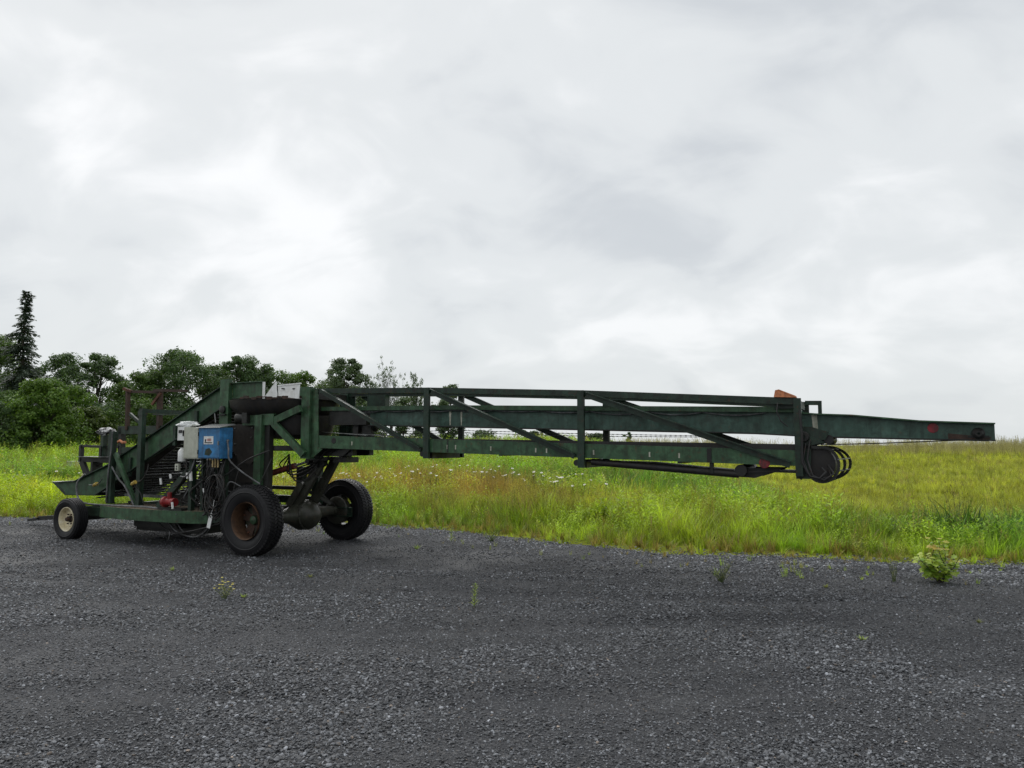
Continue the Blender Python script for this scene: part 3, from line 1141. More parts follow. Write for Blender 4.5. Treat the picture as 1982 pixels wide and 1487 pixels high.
def build_trees():
    spruce_tree()
    T = broad_tree
    T('maple_tree', 'green broadleaf tree cut off by the left edge, behind the spruce', -12, 53, 645, 110, 'mid', 21, .1, 34, 330)
    T('maple_tree', 'dark rounded tree just right of the spruce, second crown of the row', 112, 60, 682, 118, 'dark', 22, .15, 30, 330)
    T('maple_tree', 'dark airy tree with sky gaps left of the dip in the tree line', 182, 60, 682, 108, 'dark', 23, .22, 24, 300)
    T('maple_tree', 'bright green low tree in front of the spruce trunk', 88, 44, 732, 125, 'bright', 24, .0, 34, 340, .24)
    T('maple_tree', 'mid green low tree at the left picture edge, beside the bright one', 8, 45, 752, 90, 'mid', 38, .0, 26, 330, .24)
    T('maple_tree', 'mid green low tree right of the bright one, below the airy dark tree', 140, 50, 742, 80, 'mid', 39, .0, 24, 330, .24)
    T('shrub_tree', 'olive green low tree over the field edge, left of the piler', 170, 47, 786, 96, 'olive', 25, .03, 22, 320, .24)
    T('shrub_tree', 'short tree filling the dip in the tree line behind the rusty rack', 234, 58, 738, 62, 'mid', 26, .1, 18, 300)
    T('birch_tree', 'slender light green tree left of the widest dark crown', 275, 54, 714, 66, 'mid', 27, .08, 22, 300)
    T('oak_tree', 'widest dark leafy crown rising above the rusty rack', 350, 57, 676, 155, 'dark', 28, .16, 40, 330)
    T('oak_tree', 'domed dark crown behind the top of the inclined elevator', 462, 59, 684, 100, 'dark', 29, .16, 28, 330)
    T('maple_tree', 'low green crown right of the domed one, above the white panels', 530, 63, 716, 74, 'mid', 30, .12, 22, 300)
    T('birch_tree', 'light green small crown above the right white panel', 588, 64, 716, 56, 'bright', 31, .12, 20, 300)
    T('poplar_tree', 'greyish green upright poplar above the left end of the boom', 675, 62, 690, 92, 'grey', 32, .06, 32, 320)
    sparse_tree('dying_tree', 'nearly bare thin tree with fine twigs above the boom, right of the poplar', 757, 60, 693, 70, 41, .42)
    sparse_tree('young_tree', 'small open tree with scattered leaf tufts right of the bare one', 806, 59, 722, 44, 42, .8)
    T('shrub_tree', 'grey green bush seen under the top chord below the bare tree', 782, 57, 768, 52, 'grey', 33, .05, 12, 240)
    T('young_tree', 'small rounded tree showing between the first two boom posts', 868, 60, 741, 46, 'grey', 34, .08, 14, 240)
    T('maple_tree', 'mid green crown filling the gap between the widest crown and the domed one', 414, 62, 702, 70, 'mid', 35, .05, 22, 320)
    T('oak_tree', 'dark low crown just right of the domed one behind the elevator head', 504, 61, 703, 62, 'dark', 36, .05, 20, 320)
    T('maple_tree', 'dull green crown between the light green crown and the poplar', 628, 66, 735, 70, 'mid', 37, .03, 18, 300)
    # understorey along the foot of the wood
    us = (('dark hedge bush under the left tree at the picture edge', 8, 43, 775, 100, 'dark'),
          ('dark bush at the foot of the spruce', 60, 45, 800, 90, 'dark'),
          ('dark bush at the field edge below the airy tree', 200, 50, 775, 100, 'dark'),
          ('mid green bush behind the hopper rail of the piler', 262, 50, 770, 95, 'mid'),
          ('dark bush behind the elevator, under the widest crown', 330, 52, 770, 110, 'dark'),
          ('dark bush behind the elevator, under the domed crown', 420, 54, 775, 120, 'dark'),
          ('green bush behind the turntable, below the white panels', 520, 56, 770, 120, 'mid'),
          ('green bush behind the boom root post', 610, 58, 765, 100, 'mid'),
          ('greyish bush under the poplar', 690, 58, 775, 90, 'grey'))
    for i, (lb, px, D, top, w, lf) in enumerate(us):
        T('bush', lb, px, D, top, w, lf, 60 + i, .0, 14, 300, .24, cat='bush', group='bushes along the foot of the wood')
    fs = (('low distant bush seen through the gap under the inner boom, first from the left', 935, 70, 832, 60, 'grey'),
          ('low distant bush seen through the gap under the inner boom, near the second boom post', 1040, 72, 834, 80, 'grey'),
          ('low distant bush seen just right of the second boom post', 1152, 72, 838, 50, 'grey'))
    for i, (lb, px, D, top, w, lf) in enumerate(fs):
        T('bush', lb, px, D, top, w, lf, 80 + i, .0, 10, 200, .24, cat='bush', group='distant bushes beyond the field')
    T('young_conifer', 'tiny lone evergreen on the horizon under the boom', 1217, 72, 836, 14, 'dark', 90, .0, 8, 120, .22)


build_trees()

# ------------------------------------------------------------------ the piler: u runs along it to the boom tip, v across it away from the camera
PILER = empty('conveyor_piler', (-3.84, 10.6, 0.0), R(-27))
tag(PILER, 'long green wheeled conveyor piler with inclined elevator and truss boom over the grass', 'farm machine')


def part(name, mb, mat, parent=PILER, smooth=None):
    return mb.build(name, mat, parent, smooth)


def lerp(a, b, t):
    return a + (b - a) * t


# ---- wheels
def tyre_mesh(c, r, w, rim_r, lugs, lug_h, n=56, side=1):
    """tyre about the v axis; c is the centre of its mid-plane"""
    mb = MB()
    hw = w / 2
    prof = [(rim_r, -hw * .72), (rim_r + .012, -hw * .82), (lerp(rim_r, r, .35), -hw * .98), (lerp(rim_r, r, .62), -hw * 1.02), (lerp(rim_r, r, .86), -hw * .93),
            (r - lug_h - .004, -hw * .80), (r - lug_h, -hw * .5), (r - lug_h, 0), (r - lug_h, hw * .5), (r - lug_h - .004, hw * .80),
            (lerp(rim_r, r, .86), hw * .93), (lerp(rim_r, r, .62), hw * 1.02), (lerp(rim_r, r, .35), hw * .98), (rim_r + .012, hw * .82), (rim_r, hw * .72)]
    mb.lathe(prof, c, n, 'y', closed=True)
    c = Vector(c)
    if lugs:
        for row, (y0, y1, ph) in enumerate(((-.96, -.56, 0), (-.50, -.08, .5), (.02, .46, 0), (.54, .96, .5))):
            for k in range(lugs):
                t0 = 2 * math.pi * (k + ph + .10) / lugs
                t1 = 2 * math.pi * (k + ph + .72) / lugs
                sk = .25 * 2 * math.pi / lugs * (1 if row % 2 else -1)
                vs = []
                for (yy, s_) in ((y0, -sk), (y1, sk)):
                    edge = abs(yy) > .9
                    ro = r - (.014 if edge else 0)
                    ri = r - lug_h - (.03 if edge else .004)
                    for t in (t0 + s_, t1 + s_):
                        for rr in (ri, ro):
                            vs.append(c + Vector((rr * math.cos(t), yy * hw, rr * math.sin(t))))
                mb.add(vs, [(0, 1, 3, 2), (4, 6, 7, 5), (1, 5, 7, 3), (0, 4, 5, 1), (2, 3, 7, 6)])
    else:
        for yy in (-.62, -.3, 0, .3, .62):
            mb.lathe([(r - lug_h - .002, (yy - .11) * hw), (r, (yy - .10) * hw), (r, (yy + .10) * hw), (r - lug_h - .002, (yy + .11) * hw)], c, n, 'y')
    # raised ring and beads on the sidewalls
    for sg in (-1, 1):
        rr = lerp(rim_r, r, .58)
        mb.lathe([(rr - .012, sg * hw * 1.015), (rr, sg * (hw * 1.02 + .006)), (rr + .012, sg * hw * 1.01)], c, n, 'y')
    return mb


def spoke_wheel(v_mid, out, rim_mat, deep=0.0, wide=.075, cap=None):
    """truck wheel: demountable rim on a cast five-spoke hub; out = direction of its outer face along v"""
    c = Vector((0.0, v_mid, .515))
    rim = MB()
    q = out
    rim.lathe([(.268, q * .135), (.262, q * .125), (.250, q * .10), (.247, q * .02), (.247, -q * .09), (.262, -q * .12), (.268, -q * .13), (.275, -q * .10),
               (.262, q * 0), (.272, q * .10)], c, 48, 'y', closed=True)
    w = part('wheel', rim, rim_mat, PILER, 40)
    part('tyre', tyre_mesh(c, .515, .27, .262, 60, .014), 'rubber', w, 35)
    hub = MB()
    hc = c - Vector((0, q * deep, 0))
    hub.lathe([(.001, q * .05), (.055, q * .05), (.07, q * .035), (.085, q * .01), (.10, -q * .02), (.11, -q * .04), (.09, -q * .05), (.001, -q * .05)], hc, 28, 'y')
    for k in range(5):
        t = 2 * math.pi * k / 5 + .35
        d = Vector((math.cos(t), 0, math.sin(t)))
        hub.bar(hc + d * .07 + Vector((0, -q * .01, 0)), hc + d * .249, wide, .05, (0, 1, 0), wide * 1.75, .03)
    part('hub', hub, 'rustdark' if out < 0 else 'axle', w, 35)
    if cap:
        q_ = MB()
        q_.lathe([(.001, q * .085), (.04, q * .08), (.062, q * .065), (.068, q * .03)], hc, 24, 'y')
        part('hub_cap', q_, cap, w, 35)
    for k in range(5):
        t = 2 * math.pi * k / 5 + .35
        n_ = MB()
        n_.lathe([(.001, q * .03), (.016, q * .03), (.018, 0), (.018, -q * .02)], hc + Vector((.222 * math.cos(t), 0, .222 * math.sin(t))), 6, 'y')
        part('wheel_nut', n_, 'rust', w)
    return w


spoke_wheel(.145, -1, 'rim_rust', .085, .095, 'green')
spoke_wheel(2.20, 1, 'dark')


def disc_wheel(v_mid, out):
    c = Vector((-4.16, v_mid, .352))
    q = out
    rim = MB()
    rim.lathe([(.205, q * .085), (.196, q * .088), (.186, q * .075), (.180, q * .03), (.176, -q * .0), (.14, -q * .012), (.115, q * .012), (.085, q * .012), (.07, q * .0),
               (.02, q * 0), (.02, -q * .02), (.18, -q * .03), (.19, -q * .075), (.205, -q * .085), (.212, 0)], c, 44, 'y', closed=True)
    w = part('wheel', rim, 'cream', PILER, 40)
    part('tyre', tyre_mesh(c, .352, .205, .203, 0, .010, 52), 'rubber', w, 35)
    hub = MB()
    hub.lathe([(.001, q * .085), (.028, q * .085), (.034, q * .07), (.036, q * .03), (.052, q * .02), (.058, q * .008), (.06, -q * .02)], c, 20, 'y')
    part('hub', hub, 'rustdark', w, 35)
    for k in range(6):
        t = 2 * math.pi * k / 6
        n_ = MB()
        n_.lathe([(.001, q * .034), (.011, q * .034), (.012, q * .004)], c + Vector((.088 * math.cos(t), 0, .088 * math.sin(t))), 6, 'y')
        part('wheel_nut', n_, 'rustdark', w)


disc_wheel(.10, -1)
disc_wheel(2.23, 1)

# ---- drive axle
ax = MB()
c0 = Vector((0, 1.17, .515))
ax.lathe([(.001, -.24), (.08, -.235), (.14, -.20), (.21, -.11), (.245, 0), (.225, .10), (.17, .17), (.10, .205), (.001, .21)], c0, 36, 'x')
ax.lathe([(.072, -.86), (.078, -.6), (.092, -.42), (.125, -.28), (.19, -.14), (.19, .14), (.125, .28), (.092, .42), (.078, .6), (.072, .86)], c0, 28, 'y')
axle = part('axle_housing', ax, 'axle', PILER, 35)
cv = MB()
cv.lathe([(.001, .335), (.06, .328), (.13, .29), (.19, .225), (.212, .16), (.232, .15), (.232, .115)], c0, 36, 'x')
part('differential_cover', cv, 'axle', axle, 40)
for k in range(10):
    t = 2 * math.pi * k / 10
    b_ = MB()
    b_.lathe([(.001, .163), (.011, .163), (.012, .145)], c0 + Vector((0, .222 * math.cos(t), .222 * math.sin(t))), 6, 'x')
    part('bolt', b_, 'dark', axle)
for sg in (-1, 1):
    dr = MB()
    y = sg * .80
    dr.lathe([(.06, y - sg * .02), (.15, y - sg * .015), (.212, y), (.225, y + sg * .008), (.230, y + sg * .02), (.220, y + sg * .03), (.218, y + sg * .13), (.12, y + sg * .15), (.05, y + sg * .16)],
             c0, 40, 'y')
    part('brake_drum', dr, 'axle', axle, 35)
    ch = MB()
    ch.tube([c0 + Vector((-.12, sg * .30, .07)), c0 + Vector((-.14, sg * .55, .09))], .055, 14)
    ch.tube([c0 + Vector((-.14, sg * .55, .09)), c0 + Vector((-.13, sg * .78, .05))], .015, 8)
    part('brake_chamber', ch, 'dark', axle, 40)

# ---- chassis
fr = MB()
for v, sd_ in ((.33, 1), (2.0, -1)):
    fr.chan((-4.35, v, .465), (.32, v, .50), .15, .07, .012, sd_)
for u in (-4.3, -3.05, -1.55, -.35):
    fr.bar((u, .345, .475), (u, 1.985, .475), .09, .12)
chassis = part('chassis_frame', fr, 'greend', PILER)
dk = MB()
n_ = 24
poly = []
for i in range(n_ + 1):
    t = i / n_
    u = lerp(-3.70, -1.10, t)
    poly.append((u, .315 - .21 * math.sin(math.pi * t) ** .45))
vs = [(u, v, .40) for u, v in poly] + [(u, v, .585) for u, v in poly]
fs = [(i, i + 1, i + n_ + 2, i + n_ + 1) for i in range(n_)]
inner = [(u, v + .012, .40) for u, v in poly] + [(u, v + .012, .585) for u, v in poly]
o_ = len(vs)
vs += inner
fs += [(o_ + i + 1, o_ + i, o_ + i + n_ + 1, o_ + i + n_ + 2) for i in range(n_)]
fs += [(n_ + 1 + i, n_ + 2 + i, o_ + n_ + 2 + i, o_ + n_ + 1 + i) for i in range(n_)]
fs += [(i + 1, i, o_ + i, o_ + i + 1) for i in range(n_)]
dk.add(vs, fs)
deck = part('step_skirt', dk, 'green', PILER, 30)
pl = MB()
pp = [(u, v + .014) for u, v in poly]
vs = [(u, v, .560) for u, v in pp] + [(u, .95, .560) for u, v in pp] + [(u, v, .580) for u, v in pp] + [(u, .95, .580) for u, v in pp]
k_ = n_ + 1
fs = []
for i in range(n_):
    fs += [(2 * k_ + i, 2 * k_ + i + 1, 3 * k_ + i + 1, 3 * k_ + i), (i + 1, i, k_ + i, k_ + i + 1), (i, i + 1, 2 * k_ + i + 1, 2 * k_ + i), (k_ + i + 1, k_ + i, 3 * k_ + i, 3 * k_ + i + 1)]
pl.add(vs, fs)
part('step_board', pl, 'ply', deck)
bl = MB()
bl.box((-3.35, .75, .15), (-1.75, 1.65, .40))
bl.box((-3.15, .55, .24), (-2.1, .745, .385))
part('ballast_box', bl, 'dark', chassis)
fa = MB()
fa.bar((-4.16, .06, .352), (-4.16, 2.27, .352), .085, .085)
fa.box((-4.24, 1.0, .39), (-4.08, 1.34, .47))
part('front_axle', fa, 'dark', chassis)
tg = MB()
tg.bar((-4.2, 1.1, .36), (-6.75, 1.12, .16), .10, .08)
tg.bar((-4.2, 1.5, .36), (-6.2, 1.20, .21), .07, .07)
tg.bar((-6.74, 1.12, .16), (-7.05, 1.12, .11), .16, .04)
part('tow_tongue', tg, 'dark', chassis)
sf = MB()
sf.bar((-3.9, .98, .58), (-.9, .98, .58), .04, .05)
part('frame_rail', sf, 'greend', chassis)


# ---- inclined elevator
def board(v0, v1):
    mb = MB()
    top = [(-5.47, .915), (-4.83, .955), (-4.38, 1.11), (-3.92, 1.26), (-1.13, 2.56)]
    bot = [(-1.10, 2.21), (-2.94, 1.335), (-3.93, .85), (-4.25, .72), (-5.14, .70), (-5.17, .76)]
    mb.prism(top + bot, v0, v1)
    return mb


elev = part('elevator_side', board(.600, .614), 'green', PILER)
far_side = part('elevator_side', board(1.700, 1.714), 'green', PILER)
for (va, vb, par) in ((.545, .599, elev), (1.715, 1.77, far_side)):
    fl = MB()
    seg = [(-5.47, .915), (-4.83, .955), (-4.38, 1.11), (-3.92, 1.26), (-1.13, 2.56)]
    for a, b in zip(seg, seg[1:]):
        fl.bar((a[0], (va + vb) / 2, a[1]), (b[0], (va + vb) / 2, b[1]), abs(vb - va), .014)
    part('top_flange', fl, 'greend', par)
    fl = MB()
    seg = [(-4.22, .73), (-3.93, .86), (-2.94, 1.345), (-1.10, 2.22)]
    for a, b in zip(seg, seg[1:]):
        fl.bar((a[0], (va + vb) / 2 + .0, a[1]), (b[0], (va + vb) / 2 + .0, b[1]), abs(vb - va), .012)
    part('bottom_flange', fl, 'greend', par)
for u in (-3.35, -2.25, -1.75):
    st = MB()
    z = lerp(.85, 2.21, (u + 3.93) / 2.83)
    st.box((u - .03, .560, z - .06), (u + .03, .598, z + .26))
    part('stiffener', st, 'greend', elev)
hp = MB()
hp.prism([(-5.62, .93), (-5.45, .91), (-5.12, .70), (-5.2, .69)], .62, 1.70)
hp.prism([(-5.2, .69), (-5.12, .71), (-4.2, .74), (-4.2, .71)], .615, 1.699)
part('hopper_lip', hp, 'greend', elev)


def rods(name, path, step, r, parent, v0=.63, v1=1.69, mat='galv'):
    mb = MB()
    acc = 0.0
    for a, b in zip(path, path[1:]):
        a, b = Vector((a[0], 0, a[1])), Vector((b[0], 0, b[1]))
        L = (b - a).length
        while acc < L:
            p = a.lerp(b, acc / L)
            mb.tube([(p.x, v0, p.z), (p.x, v1, p.z)], r, 6, cap=False)
            acc += step
        acc -= L
    o = part(name, mb, mat, parent, 60)
    tag(o, kind='stuff')
    return o


up_path = [(-5.1, .80), (-4.25, .84), (-3.93, .97), (-2.94, 1.45), (-1.10, 2.33), (-.3, 2.36)]
lo_path = [(-1.15, 2.14), (-1.6, 1.91), (-2.2, 1.60), (-2.8, 1.27), (-3.3, .98), (-3.8, .74), (-4.3, .67)]
fs_ = MB()
for a, b in zip(up_path, up_path[1:]):
    fs_.bar((a[0], 1.16, a[1] - .05), (b[0], 1.16, b[1] - .05), 1.06, .006)
part('elevator_floor', fs_, 'chute', elev)
rods('carrying_chain', up_path, .050, .010, elev)
rods('return_chain', lo_path, .105, .013, elev, .63, 1.60, 'chrome')
rods('return_chain', [(-1.3, 1.82), (-1.8, 1.50), (-2.4, 1.10), (-2.9, .86), (-3.3, .70)], .12, .012, elev, .70, 1.55, 'galv')
bk = MB()
bk.prism([(-3.9, .66), (-3.1, .66), (-2.9, .80), (-2.2, .85), (-1.2, .62), (-1.2, 2.06), (-2.2, 1.42), (-3.3, .80)], 1.64, 1.66)
part('back_sheet', bk, 'belt', elev)
for v in (.64, 1.16, 1.68):
    sb = MB()
    for path in (up_path, lo_path):
        for a, b in zip(path, path[1:]):
            sb.bar((a[0], v, a[1]), (b[0], v, b[1]), .035, .008)
    part('chain_belt', sb, 'belt', elev)
pn = MB()
pn.prism([(-3.2, .62), (-1.35, .62), (-1.35, 1.05), (-1.9, .98), (-2.5, .78)], 1.05, 1.07)
part('spill_pan', pn, 'dark', elev)

# uprights and braces of the elevator
for v, vo in ((.49, -1), (1.80, 1)):
    for (u, z0, z1) in ((-3.70, .60, 1.84), (-2.96, .60, 2.22)):
        p_ = MB()
        p_.box((u - .045, v - .04, z0), (u + .045, v + .04, z1))
        p_.box((u - .055, v - .05, z0), (u + .055, v + .05, z0 + .02))
        po = part('upright', p_, 'greend', PILER)
        c_ = MB()
        c_.box((u - .055, v - .05, z1 - .12), (u + .055, v + .05, z1 - .04))
        part('clamp', c_, 'greend', po)
    b_ = MB()
    b_.bar((-3.62, v - .005, 1.46), (-3.02, v - .005, .60), .05, .07)
    part('brace', b_, 'green', PILER)
xb = MB()
xb.bar((-2.96, .52, 2.18), (-2.96, 1.77, 2.18), .06, .07)
part('cross_beam', xb, 'greend', PILER)
b_ = MB()
b_.bar((-2.28, .345, .60), (-1.62, .345, 1.17), .07, .10)
part('brace', b_, 'greend', PILER)

# far-side catwalk and rusty rack
cw = MB()
cw.bar((-6.56, 1.75, 1.585), (-5.35, 1.75, 1.56), .05, .05)
cw.bar((-6.56, 1.75, 1.31), (-5.30, 1.75, 1.29), .05, .10)
cw.bar((-6.54, 1.75, 1.60), (-6.54, 1.75, 1.26), .06, .08)
cw.bar((-5.80, 1.75, 1.58), (-5.80, 1.75, 1.34), .06, .20)
cw.bar((-6.50, 1.75, 1.27), (-6.22, 1.75, .86), .06, .13)
cw.bar((-6.02, 1.75, 1.27), (-6.05, 1.75, .86), .06, .22)
cw.bar((-6.25, 1.75, .88), (-4.6, 1.74, 1.0), .06, .10)
cw.bar((-5.36, 1.75, 1.60), (-6.35, 1.75, .95), .03, .03)
cw.bar((-5.34, 1.79, 1.95), (-5.30, 1.79, .70), .10, .10)
part('catwalk_frame', cw, 'dark', PILER)
cp = MB()
cp.box((-6.45, 1.60, 1.362), (-5.40, 1.95, 1.374))
part('catwalk_sill', cp, 'galv', PILER)
rk = MB()
rk.bar((-5.12, 1.75, 1.90), (-5.15, 1.75, 2.70), .06, .07)
rk.bar((-4.18, 1.75, 1.90), (-4.20, 1.75, 2.66), .07, .09)
rk.bar((-5.18, 1.75, 2.665), (-4.15, 1.75, 2.615), .05, .05)
rack = part('rack', rk, 'rustdark', PILER)
rk = MB()
rk.bar((-4.30, 1.70, 2.655), (-3.40, 1.72, 2.615), .06, .05)
part('rack_arm', rk, 'rustdark', rack)
rk = MB()
rk.bar((-5.22, 1.70, 2.72), (-5.02, 1.74, 2.66), .05, .05)
part('rack_tip', rk, 'rust', rack)
rk = MB()
rk.bar((-4.34, 1.69, 2.38), (-4.10, 1.69, 2.60), .03, .05)
part('rack_strap', rk, 'rust', rack)
rk = MB()
rk.bar((-4.32, 1.73, 2.215), (-3.30, 1.73, 2.195), .06, .075)
rk.bar((-5.03, 1.73, 2.22), (-4.66, 1.73, 2.00), .04, .05)
rk.bar((-5.40, 1.77, 1.90), (-3.4, 1.77, 1.89), .06, .16)
rk.bar((-5.30, 1.77, 1.50), (-4.1, 1.77, 1.52), .05, .12)
part('catwalk_rail', rk, 'greend', PILER)
os_ = MB()
os_.tube([(-5.32, 1.70, 1.66), (-5.24, 1.69, 1.69), (-5.16, 1.69, 1.65), (-5.08, 1.69, 1.66)], .026, 8)
part('orange_strap', os_, 'orange', PILER, 50)
pb = MB()
pb.bar((-5.78, 1.72, 1.34), (-5.78, 1.72, 1.86), .09, .09)
pb.bar((-5.60, 1.72, 1.34), (-5.60, 1.72, 1.80), .05, .05)
part('catwalk_post', pb, 'greend', PILER)

# ---- elevator head
hd = MB()
hd.box((-1.16, .515, 1.72), (-.97, .590, 2.64))
head = part('head_post', hd, 'green', PILER)
hd = MB()
hd.box((-1.16, 1.725, 1.72), (-.97, 1.79, 2.64))
far_head = part('head_post', hd, 'greend', PILER)
hb = MB()
hb.box((-.968, .600, 2.335), (-.32, .614, 2.585))
hb.box((-.968, .545, 2.574), (-.32, .599, 2.588))
hb.box((-.968, .560, 2.335), (-.32, .599, 2.347))
part('head_board', hb, 'green', head)
hb = MB()
hb.box((-.968, 1.700, 2.335), (-.32, 1.714, 2.585))
part('head_board', hb, 'green', far_head)
be = MB()
be.lathe([(.001, -.04), (.035, -.04), (.06, -.03), (.06, 0)], (-1.07, .51, 2.16), 14, 'y')
be.box((-1.15, .47, 2.07), (-.99, .514, 2.09))
part('bearing', be, 'dark', head, 40)
ch = MB()
ch.tube([(-1.22, .48, 2.10), (-1.18, .47, 1.96), (-1.24, .47, 1.84), (-1.16, .47, 1.78)], .012, 6)
part('drive_chain', ch, 'galv', head)
wt = MB()
wt.box((-.318, .585, 2.28), (-.275, .600, 2.575))
part('white_trim', wt, 'white', PILER)
wt = MB()
wt.add([(-.27, .58, 2.335), (-.02, .60, 2.325), (-.06, .60, 2.575), (-.27, .592, 2.345), (-.02, .612, 2.335), (-.06, .612, 2.575)],
       [(0, 1, 2), (5, 4, 3), (0, 3, 4, 1), (1, 4, 5, 2), (2, 5, 3, 0)])
part('white_gusset', wt, 'white', PILER)
wp = MB()
wp.add([(-.03, .632, 2.345), (.41, .602, 2.295), (.415, .612, 2.515), (-.05, .642, 2.50), (-.03, .644, 2.345), (.41, .614, 2.295), (.415, .624, 2.515), (-.05, .654, 2.50)],
       [(0, 1, 2, 3), (7, 6, 5, 4), (0, 4, 5, 1), (1, 5, 6, 2), (2, 6, 7, 3), (3, 7, 4, 0)])
wp_o = part('white_panel', wp, 'white', PILER)
wp2 = MB()
wp2.bar((-.05, .648, 2.512), (.43, .618, 2.527), .03, .02)
part('panel_edge', wp2, 'white', wp_o)
for (u, z) in ((.08, 2.46), (.30, 2.45)):
    q = MB()
    q.box((u - .02, .600, z - .008), (u + .02, .645 - .07 * u - .004, z + .008))
    part('slot', q, 'print', wp_o)
bw = MB()
bw.lathe([(.45, 2.0), (.62, 2.03), (.76, 2.10), (.84, 2.20), (.86, 2.30), (.83, 2.30), (.76, 2.24), (.45, 2.10)], (-.40, 1.17, 0), 40, 'z', closed=True)
part('turntable_bowl', bw, 'belt', PILER, 40)
rl = MB()
for k in range(19):
    t0 = R(-96 + 5.2 * k)
    zz = 2.315 + .012 * math.sin(k * 1.7)
    rl.bar((-.40 + .855 * math.cos(t0), 1.17 + .855 * math.sin(t0), zz), (-.40 + .855 * math.cos(t0 + R(5.6)), 1.17 + .855 * math.sin(t0 + R(5.6)), zz), .035, .03 + .018 * math.sin(k * 2.3))
part('worn_rim', rl, 'rustdark', PILER)
th = MB()
th.lathe([(.001, 1.70), (.40, 1.70), (.52, 1.76), (.56, 1.90), (.56, 2.06), (.001, 2.06)], (-.12, 1.17, 0), 36, 'z')
part('turntable_housing', th, 'belt', PILER, 40)
mt = MB()
mt.lathe([(.001, -.13), (.08, -.13), (.085, -.10), (.085, .10), (.06, .13), (.001, .13)], (-.62, .52, 2.02), 18, 'x')
mt.box((-.56, .42, 1.94), (-.46, .62, 2.10))
part('drive_motor', mt, 'dark', PILER, 40)
gb = MB()
for i in range(5):
    gb.tube([(-.98 + .05 * i, .60, 2.18 - .045 * i), (-.55 + .04 * i, .60, 2.19 - .045 * i)], .014, 6)
part('roller_bank', gb, 'galv', PILER)

# ---- main frame under the turntable
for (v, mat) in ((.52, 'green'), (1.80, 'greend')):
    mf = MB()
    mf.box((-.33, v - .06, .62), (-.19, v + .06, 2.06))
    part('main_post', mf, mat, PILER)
mf = MB()
mf.box((-.185, .53, .70), (-.09, .62, 2.00))
part('inner_post', mf, 'dark', PILER)
mf = MB()
mf.chan((-.62, .50, 1.99), (.02, .50, 1.99), .17, .06, .012, 1)
part('top_beam', mf, 'green', PILER)
for a, b, w in (((-.02, .53, 1.96), (.46, .60, 2.15), .10), ((.0, .53, 1.93), (.52, .62, 1.46), .10)):
    mf = MB()
    mf.bar(a, b, .07, w)
    part('knee_brace', mf, 'green', PILER)
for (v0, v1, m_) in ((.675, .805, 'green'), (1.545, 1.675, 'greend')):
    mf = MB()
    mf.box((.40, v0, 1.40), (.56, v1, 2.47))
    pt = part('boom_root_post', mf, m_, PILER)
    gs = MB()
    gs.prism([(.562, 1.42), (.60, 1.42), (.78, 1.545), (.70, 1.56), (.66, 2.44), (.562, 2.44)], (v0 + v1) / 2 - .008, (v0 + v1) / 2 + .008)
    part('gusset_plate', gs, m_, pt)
mf = MB()
mf.box((.42, .81, 1.46), (.54, 1.54, 1.58))
part('cross_beam', mf, 'dark', PILER)
mf = MB()
mf.box((.42, .81, 2.30), (.54, 1.54, 2.40))
part('cross_beam', mf, 'dark', PILER)
ts = MB()
ts.bar((.30, .98, 1.48), (1.18, .98, 1.50), .10, .11)
ts.bar((.30, 1.38, 1.48), (1.18, 1.38, 1.50), .10, .11)
ts.prism([(.80, 1.435), (1.02, 1.435), (1.22, 1.575), (.80, 1.575)], .90, .925)
ts.box((.35, .90, 1.37), (.72, 1.46, 1.42))
ts.box((.75, 1.0, 1.34), (1.0, 1.3, 1.42))
part('boom_saddle', ts, 'dark', PILER)
for (a, b, w) in (((-.02, 1.03, .62), (.50, 1.08, 1.40), .13), ((.06, 1.30, .62), (.58, 1.26, 1.38), .13), ((-.08, .98, .66), (.16, 1.0, 1.02), .11)):
    lg = MB()
    lg.bar(a, b, .08, w)
    part('pivot_leg', lg, 'axle', PILER)
lg = MB()
lg.bar((-.02, 1.10, 1.13), (.56, 1.06, 1.34), .07, .09)
lg.bar((.05, 1.02, .98), (.20, 1.6, .66), .04, .05)
part('pivot_arm', lg, 'dark', PILER)
lg = MB()
lg.bar((.10, 1.35, .90), (.02, 1.92, .60), .03, .03)
part('axle_stay', lg, 'dark', PILER)
cy = MB()
cy.tube([(-.62, .93, 1.11), (.05, .95, 1.285)], .048, 16)
cyl = part('hydraulic_cylinder', cy, 'redcyl', PILER, 40)
cy = MB()
cy.tube([(.05, .95, 1.285), (.30, .957, 1.35)], .020, 12)
part('piston_rod', cy, 'chrome', cyl, 40)
cy = MB()
cy.lathe([(.001, -.05), (.04, -.05), (.04, .05), (.001, .05)], (.32, .957, 1.355), 14, 'y')
part('clevis', cy, 'dark', cyl, 40)
cy = MB()
cy.lathe([(.001, -.05), (.05, -.05), (.05, .05), (.001, .05)], (-.65, .93, 1.10), 14, 'y')
part('clevis', cy, 'dark', cyl, 40)
mf = MB()
mf.box((-.54, 1.60, .60), (-.40, 1.70, 1.24))
part('rear_post', mf, 'greend', PILER)
mf = MB()
mf.bar((-1.30, 1.66, .70), (-.2, 1.66, .70), .08, .12)
part('rear_rail', mf, 'greend', PILER)
mf = MB()
mf.bar((-1.20, 1.66, .885), (-.54, 1.66, .885), .05, .06)
part('rear_rail', mf, 'dark', PILER)
mf = MB()
mf.bar((-1.4, 1.66, 1.545), (-.55, 1.66, 1.545), .06, .08)
part('rear_rail', mf, 'dark', PILER)
mf = MB()
mf.bar((-.25, .58, 1.56), (.15, .9, 1.56), .08, .07)
part('arm_stub', mf, 'dark', PILER)
ct = MB()
ct.prism([(-.97, 1.93), (-.34, 1.93), (-.34, 1.42), (-.52, 1.32), (-.72, 1.32), (-.97, 1.56)], .585, .66)
